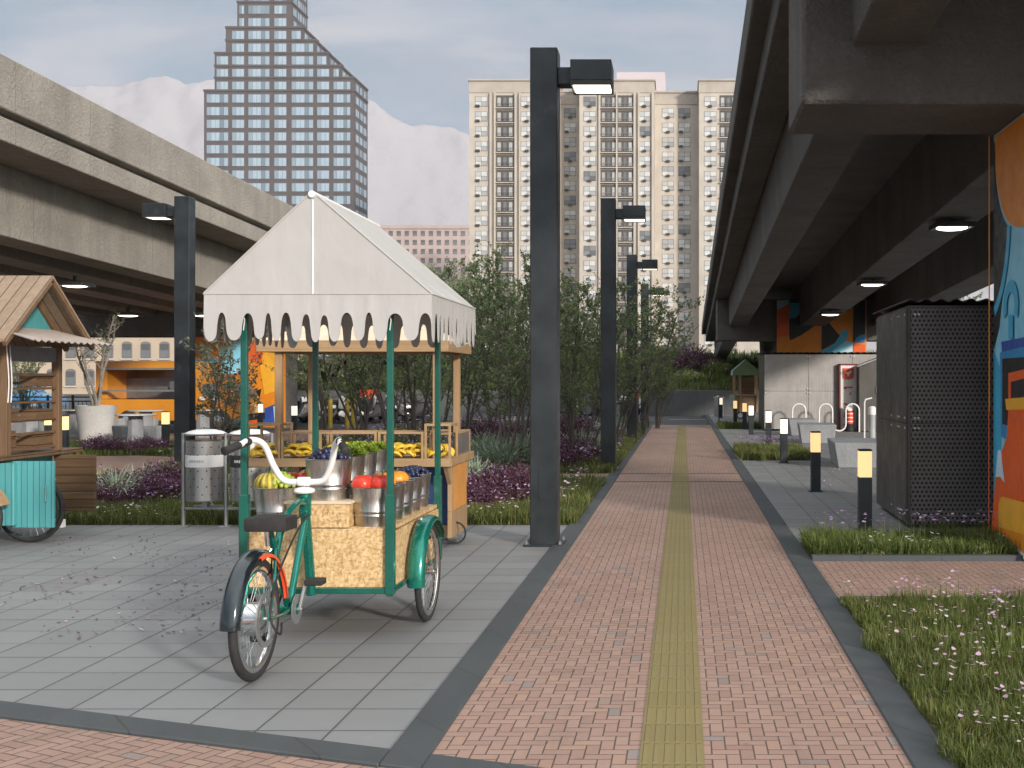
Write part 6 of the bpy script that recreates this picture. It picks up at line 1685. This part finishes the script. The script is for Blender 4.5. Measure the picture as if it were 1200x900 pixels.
for i,(px,y,w) in enumerate(((788,58,0),(800,57,1),(812,58.5,0),(826,57.5,1),(770,56,2),(840,57,2),(806,54.5,2),(350,57,2),(365,59,2))):
    plant((PUR[0],PUR[1],LIM[0])[w], 'bank_plant', PX(px,y), y, (3.0,2.6,2.4)[w], ('wide purple brown shrub','dark purple shrub','pale green shrub')[w] + ' on the far grass bank ' + ('behind the path end' if px > 600 else 'seen through the market stall'), 'shrub', 'shrubs on the far bank, ' + ('purple','dark purple','pale')[w] + (' right' if px > 600 else ' left'), bankz(y))

# trees --------------------------------------------------------------
def make_tree(name, H, spread, stems, seed, leafm, barkm, leaves_per=11, leaf=.034, bare=.22, trunk_r=.028, twig=.34, thin=1.0):
    rg = random.Random(seed); tb = MB(); LP_ = []
    def curve(p, d, L, n, wob, upw):
        pts = [Vector(p)]; d = Vector(d).normalized()
        for i in range(n):
            d = (d + Vector((rg.gauss(0,wob),rg.gauss(0,wob),rg.gauss(0,wob)+upw))).normalized(); pts.append(pts[-1]+d*(L/n))
        return pts
    for s in range(stems):
        a = 2*math.pi*s/stems+rg.uniform(-.5,.5); sp = rg.uniform(.25,.85)*spread
        L = H*rg.uniform(.82,1.0)
        d = Vector((math.cos(a)*sp, math.sin(a)*sp, 1.0))
        p0 = (math.cos(a)*.05*rg.uniform(.4,1.6), math.sin(a)*.05*rg.uniform(.4,1.6), -.03)
        st = curve(p0, d, L*.93, 9, .09, .03)
        tb.tube(st, [trunk_r*(1-.085*i) for i in range(len(st))], 6)
        nb_ = int(11*thin)
        for b in range(nb_):
            t_ = bare+(1-bare)*(b+rg.random())/nb_; fi = t_*(len(st)-1); i0 = min(int(fi), len(st)-2); pb = st[i0].lerp(st[i0+1], fi-i0)
            ba = rg.uniform(0,6.283); bl = H*.26*(1.15-.75*t_)*rg.uniform(.7,1.25)
            br = curve(pb, (math.cos(ba),math.sin(ba),rg.uniform(.35,1.1)), bl, 5, .16, .07)
            tb.tube(br, [trunk_r*.42*(1-.15*i)*(1-.4*t_) for i in range(len(br))], 4)
            for w_ in range(5):
                k_ = rg.randint(1,5); pw = br[k_]; wa = rg.uniform(0,6.283); wl = twig*rg.uniform(.5,1.2)
                tw = curve(pw, (math.cos(wa),math.sin(wa),rg.uniform(.2,1.3)), wl, 4, .2, .12)
                tb.tube(tw, [.0045,.004,.003,.0025,.002], 3)
                for q_ in range(leaves_per):
                    u = rg.uniform(.1,1)*(len(tw)-1); j0 = min(int(u), len(tw)-2); LP_.append(tw[j0].lerp(tw[j0+1], u-j0))
        for q_ in range(leaves_per*2):
            u = rg.uniform(.75,1)*(len(st)-1); j0 = min(int(u), len(st)-2); LP_.append(st[j0].lerp(st[j0+1], u-j0))
    g_ = np.random.default_rng(seed); c = np.array([tuple(p) for p in LP_]); c = c+g_.normal(0,.022,c.shape); m = len(c); s = leaf*g_.uniform(.6,1.3,m)
    d1_ = g_.normal(0,1,(m,3)); d1_ /= np.linalg.norm(d1_,axis=1)[:,None]; d2_ = np.cross(d1_, g_.normal(0,1,(m,3))); d2_ /= np.linalg.norm(d2_,axis=1)[:,None]; nn = np.cross(d1_,d2_)
    v = np.stack([c-d1_*s[:,None], c+d2_*(s*.5)[:,None]+nn*(s*.12)[:,None], c+d1_*s[:,None], c-d2_*(s*.5)[:,None]+nn*(s*.12)[:,None]],1).reshape(-1,3)
    f = np.arange(m)[:,None]*4+[[0,1,2,3]]
    root = thing(name, 'x', 'tree', (0,0,0))
    tb.build('trunk', M[barkm], root, smooth=True, ang=60)
    link_np('crown', np_mesh('crown', v, f, M[leafm]), parent=root)
    return root
TV = [make_tree('multi_stem_tree', 4.2, .42, 6, 5+i, 'leaf', 'bark', 18, .031) for i in range(3)]
tl = [(545,22,4.15,'leafy multi stem tree just right of the white canopy'), (596,20.6,3.95,'leafy multi stem tree left of the nearest lamp post'), (676,21.5,3.9,'leafy multi stem tree between the two nearest lamp posts'),
      (722,26.5,4.0,'leafy tree right behind the second lamp post'), (752,33,3.95,'leafy tree around the two far lamp posts, overhanging the path'), (488,27,4.8,'tall leafy tree behind the right edge of the white canopy'),
      (425,25.5,4.2,'multi stem tree seen under the white canopy, behind the middle display box'), (515,33,4.9,'leafy tree farther back, right of the market stall'), (640,29.5,4.3,'leafy tree partly hidden by the nearest lamp post'),
      (575,36,5.0,'leafy tree far back in the bed left of the nearest lamp post'), (378,31,4.4,'multi stem tree behind the left half of the market stall'), (700,37.5,4.3,'leafy tree far back between the second and third lamp posts'),
      (618,25,3.9,'leafy multi stem tree close to the left side of the nearest lamp post'), (455,35,4.8,'leafy tree far behind the banana boxes'), (664,27,4.0,'leafy tree close to the right side of the nearest lamp post'), (770,37.5,3.4,'small leafy tree at the end of the bed, next to the path end')]
for i,(px,Y,H,l) in enumerate(tl):
    o = TV[i] if i < 3 else dup(TV[i%3])
    o.location = (PX(px,Y),Y,0); o.rotation_euler.z = i*1.7+.4; s = H/4.2; o.scale = (s*1.12,s*1.12,s*1.07); o['label'] = l; o['group'] = 'multi stem trees in the planting bed'
# young olive beside the bins
ot = make_tree('young_olive', 3.0, .35, 4, 31, 'leaf2', 'bark', 9, .036, .2, .02, .4, .8)
ot.location = (PX(262,20.5),20.5,0); ot.rotation_euler.z = 1.0; tag(ot, 'thin olive tree with grey green leaves behind the litter bins', 'tree')
ot2 = make_tree('young_olive', 2.6, .4, 3, 37, 'leaf2', 'bark', 8, .036, .15, .018, .4, .7)
ot2.location = (PX(248,24),24,0); tag(ot2, 'smaller olive bush in front of the orange truck cab', 'tree')
# gnarled tree in the planter
gt = make_tree('gnarled_tree', 2.9, .38, 4, 44, 'leaf2', 'bark_pale', 8, .028, .42, .05, .30, .7)
gt.location = (PLX,PLY,.85); tag(gt, 'gnarled pale barked tree with sparse leaves in the white planter', 'tree')
# green shrub behind the teal stall
st_ = make_tree('roadside_tree', 3.6, .6, 5, 52, 'leaf', 'bark', 9, .05, .15, .04, .5)
st_.location = (PX(28,50),50,0); tag(st_, 'light green roadside tree seen through the teal stall', 'tree')
st2 = dup(st_, (PX(1149,46),46,0), 1.2, 'bright green tree beyond the viaduct, in the gap above the perforated container')
# hedge of distant trees beyond the bank so that the horizon is closed
for i,(x,Y,s) in enumerate(((-9,70,1.6),(-15,74,1.9),(-22,72,1.7),(18,80,2.2),(25,76,2.0),(32,84,2.3))):
    o = dup(st_, (x,Y,bankz(65)-.6 if x < 10 else 0), i*1.3, ('first','second','third')[i%3] + (' tree behind the grass bank on the left, counted from the path' if x < 10 else ' tree far beyond the right viaduct, counted from the path'), 'far trees', s)

# fallen petals on the slabs -------------------------------------------
ctr = []
for (cx_,cy_,n,sp) in ((70,640,14,18),(165,640,26,30),(95,676,10,16),(60,690,16,25),(180,690,14,25),(240,690,20,30),(150,722,26,30),(230,668,18,25),(260,650,16,20),(190,655,14,25),(70,742,8,16),(30,700,10,25),(215,735,8,22),(255,715,14,24),(270,735,6,12)):
    for _ in range(int(n*1.9)): ctr.append((random.gauss(cx_,sp), random.gauss(cy_,sp*.38)))
vs = []; fs = []
for px, py in ctr:
    if py < 622 or px > 292: continue
    Y = GY(py); x = PX(px,Y); s = random.choice((.008,.010,.013,.018)); a = random.uniform(0,6.28); o0 = len(vs); tl_ = random.uniform(.1,.9)
    pet = 1 if s < .02 else 4
    for kq in range(pet):
        aa = a+kq*1.5; o0 = len(vs); ox, oy = (math.cos(aa)*s*.7, math.sin(aa)*s*.7) if pet > 1 else (0,0)
        for (u,v_) in ((-1,0),(-.55,.5),(.35,.62),(1,.12),(.5,-.55),(-.5,-.45)): vs.append((x+ox+s*(u*math.cos(aa)-v_*math.sin(aa)), Y+oy+s*(u*math.sin(aa)+v_*math.cos(aa)), .004+(.5+.5*u)*s*tl_*1.2+(.012 if pet > 1 and kq > 1 else 0)))
        fs += [(o0,o0+1,o0+2,o0+5),(o0+5,o0+2,o0+3,o0+4)]
    if random.random() < .18:
        L = random.uniform(.03,.07); o0 = len(vs); dx, dy = math.cos(a)*L, math.sin(a)*L
        zz = random.uniform(.004,.035); vs += [(x,Y,.004),(x+.0025,Y+.001,.004),(x+dx+.0015,Y+dy,zz),(x+dx,Y+dy,zz)]; fs.append((o0,o0+1,o0+2,o0+3))
me = np_mesh('fallen_petals', np.array(vs), np.array(fs), M['soil_leaf']); o = link_np('fallen_petals', me); o['kind'] = 'stuff'
# petals on the right-hand slabs
vs = []; fs = []
for _ in range(420):
    Y = random.choice((random.uniform(17,22.4), random.uniform(26,33))); x = random.uniform(1.3,5.0) if Y > 22.5 else random.uniform(2.0,4.6); s = random.uniform(.012,.028); a = random.uniform(0,6.28); o0 = len(vs)
    for (u,v_) in ((-1,0),(0,.6),(1,0),(0,-.6)): vs.append((x+s*(u*math.cos(a)-v_*math.sin(a)), Y+s*(u*math.sin(a)+v_*math.cos(a)), .004+(.5+.5*u)*s))
    fs.append((o0,o0+1,o0+2,o0+3))
o = link_np('fallen_petals', np_mesh('fallen_petals_right', np.array(vs), np.array(fs), M['pink_petal'])); o['kind'] = 'stuff'

# ================================================================= LIGHT, SKY, AIR, CAMERA
EL_, AZ = R(SUN_EL), R(SUN_AZ)      # azimuth: clockwise from +Y
wd = bpy.data.worlds.new('World'); scene.world = wd; wd.use_nodes = True
nt = wd.node_tree; bg = nt.nodes['Background']; lk = nt.links.new
sk = nt.nodes.new('ShaderNodeTexSky'); sk.sky_type = 'NISHITA'; sk.sun_disc = False; sk.sun_elevation = EL_; sk.sun_rotation = AZ; sk.air_density = 1.0; sk.dust_density = 2.0; sk.ozone_density = 1.2
tc = nt.nodes.new('ShaderNodeTexCoord'); sx = nt.nodes.new('ShaderNodeSeparateXYZ'); lk(tc.outputs['Generated'], sx.inputs[0])
def wm(op, a, b=None, c=None):
    o = nt.nodes.new('ShaderNodeMath'); o.operation = op
    for i, q in enumerate((a,b,c)):
        if q is None: continue
        if hasattr(q,'is_output'): lk(q, o.inputs[i])
        else: o.inputs[i].default_value = q
    return o.outputs[0]
zc_ = wm('ADD', wm('MAXIMUM', sx.outputs[2], 0.0), .22)
cb = nt.nodes.new('ShaderNodeCombineXYZ'); lk(wm('DIVIDE', sx.outputs[0], zc_), cb.inputs[0]); lk(wm('DIVIDE', sx.outputs[1], zc_), cb.inputs[1]); cb.inputs[2].default_value = 3.7
def wnoise(scale, detail, rough, dist, off):
    mp = nt.nodes.new('ShaderNodeMapping'); lk(cb.outputs[0], mp.inputs[0]); mp.inputs['Location'].default_value = off; mp.inputs['Scale'].default_value = (.75,1.5,1)
    n = nt.nodes.new('ShaderNodeTexNoise'); lk(mp.outputs[0], n.inputs['Vector']); n.inputs['Scale'].default_value = scale; n.inputs['Detail'].default_value = detail; n.inputs['Roughness'].default_value = rough; n.inputs['Distortion'].default_value = dist
    return n.outputs['Fac']
def wmr(v, a, b, c=0., d=1.):
    m = nt.nodes.new('ShaderNodeMapRange'); m.interpolation_type = 'SMOOTHSTEP'; lk(v, m.inputs[0])
    for i, q in enumerate((a,b,c,d)): m.inputs[i+1].default_value = q
    return m.outputs[0]
def wmix(f, a, b):
    m = nt.nodes.new('ShaderNodeMix'); m.data_type = 'RGBA'
    if hasattr(f,'is_output'): lk(f, m.inputs[0])
    else: m.inputs[0].default_value = f
    for i, q in ((6,a),(7,b)):
        if hasattr(q,'is_output'): lk(q, m.inputs[i])
        else: m.inputs[i].default_value = (*q,1)
    return m.outputs[2]
K = SKY_K
cl = wmr(wnoise(.9,7,.55,.5,CLOUD_OFF), .36, .72); thick = wmr(wnoise(2.2,8,.6,.4,(4.1,1.7,0)), .35, .7)
cloudc = wmix(thick, tuple(x*K for x in (.37,.42,.49)), tuple(x*K for x in (.70,.645,.65)))
col_ = wmix(.72, sk.outputs[0], tuple(x*K for x in (.20,.34,.47)))       # thin high overcast over the blue
col_ = wmix(wm('MULTIPLY', cl, .85), col_, cloudc)
hz_ = wmr(sx.outputs[2], .0, .20, .75, 0.)
col_ = wmix(hz_, col_, tuple(x*K for x in (.60,.60,.66)))
# an overcast sky is brighter overhead and round the sun than near the horizon
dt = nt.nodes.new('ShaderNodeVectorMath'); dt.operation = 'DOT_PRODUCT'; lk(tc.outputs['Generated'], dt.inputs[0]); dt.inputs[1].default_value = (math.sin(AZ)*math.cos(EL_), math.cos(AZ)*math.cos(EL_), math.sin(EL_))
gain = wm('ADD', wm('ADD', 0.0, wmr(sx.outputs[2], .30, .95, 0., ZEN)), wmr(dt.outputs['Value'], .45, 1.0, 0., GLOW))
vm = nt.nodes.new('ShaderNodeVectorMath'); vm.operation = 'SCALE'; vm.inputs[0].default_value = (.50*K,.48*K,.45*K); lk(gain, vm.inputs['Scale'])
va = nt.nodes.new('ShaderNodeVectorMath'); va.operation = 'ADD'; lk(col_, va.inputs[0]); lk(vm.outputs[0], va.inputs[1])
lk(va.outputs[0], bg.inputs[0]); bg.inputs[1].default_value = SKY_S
sd = bpy.data.lights.new('sun','SUN'); sd.energy = SUN_E; sd.angle = R(SUN_ANG); sd.color = (1.0,.92,.83)
so_ = bpy.data.objects.new('sun', sd); COL.objects.link(so_)
dv = Vector((math.sin(AZ)*math.cos(EL_), math.cos(AZ)*math.cos(EL_), math.sin(EL_))); so_.rotation_euler = (-dv).to_track_quat('-Z','Y').to_euler(); so_.location = dv*60+Vector((0,0,5))
if HAZE:
    hb_ = MB(); hb_.box(-3300,3300,-260,3300,-36,HAZE_TOP); ho = hb_.build('haze', [bpy.data.materials.new('haze_air')]); ho['kind'] = 'stuff'; hm = ho.data.materials[0]; hm.use_nodes = True
    for n in list(hm.node_tree.nodes):
        if n.type != 'OUTPUT_MATERIAL': hm.node_tree.nodes.remove(n)
    pv = hm.node_tree.nodes.new('ShaderNodeVolumePrincipled'); pv.inputs['Density'].default_value = HAZE; pv.inputs['Color'].default_value = (.80,.80,.86,1); pv.inputs['Anisotropy'].default_value = .0
    hm.node_tree.links.new(pv.outputs[0], [n for n in hm.node_tree.nodes if n.type == 'OUTPUT_MATERIAL'][0].inputs['Volume'])
cd = bpy.data.cameras.new('camera'); cam = bpy.data.objects.new('camera', cd); COL.objects.link(cam); scene.camera = cam
cam.location = (0,0,CAMH); cam.rotation_euler = (R(90),0,0); cd.sensor_width = 36; cd.lens = 36*F/1200
cd.shift_x = -(VX-600)/1200; cd.shift_y = (VY-450)/1200; cd.clip_start = .1; cd.clip_end = 8000
vs_ = scene.view_settings; scene.display_settings.display_device = 'sRGB'; vs_.view_transform = 'Standard'; vs_.look = 'None'; vs_.exposure = EXPO; vs_.gamma = 1; vs_.use_curve_mapping = False
cy_ = scene.cycles; cy_.use_denoising = True; cy_.max_bounces = 6; cy_.diffuse_bounces = 3; cy_.glossy_bounces = 3; cy_.transmission_bounces = 3; cy_.transparent_max_bounces = 6; cy_.volume_bounces = 0
cy_.use_adaptive_sampling = True; cy_.adaptive_threshold = .02; cy_.sample_clamp_indirect = 4
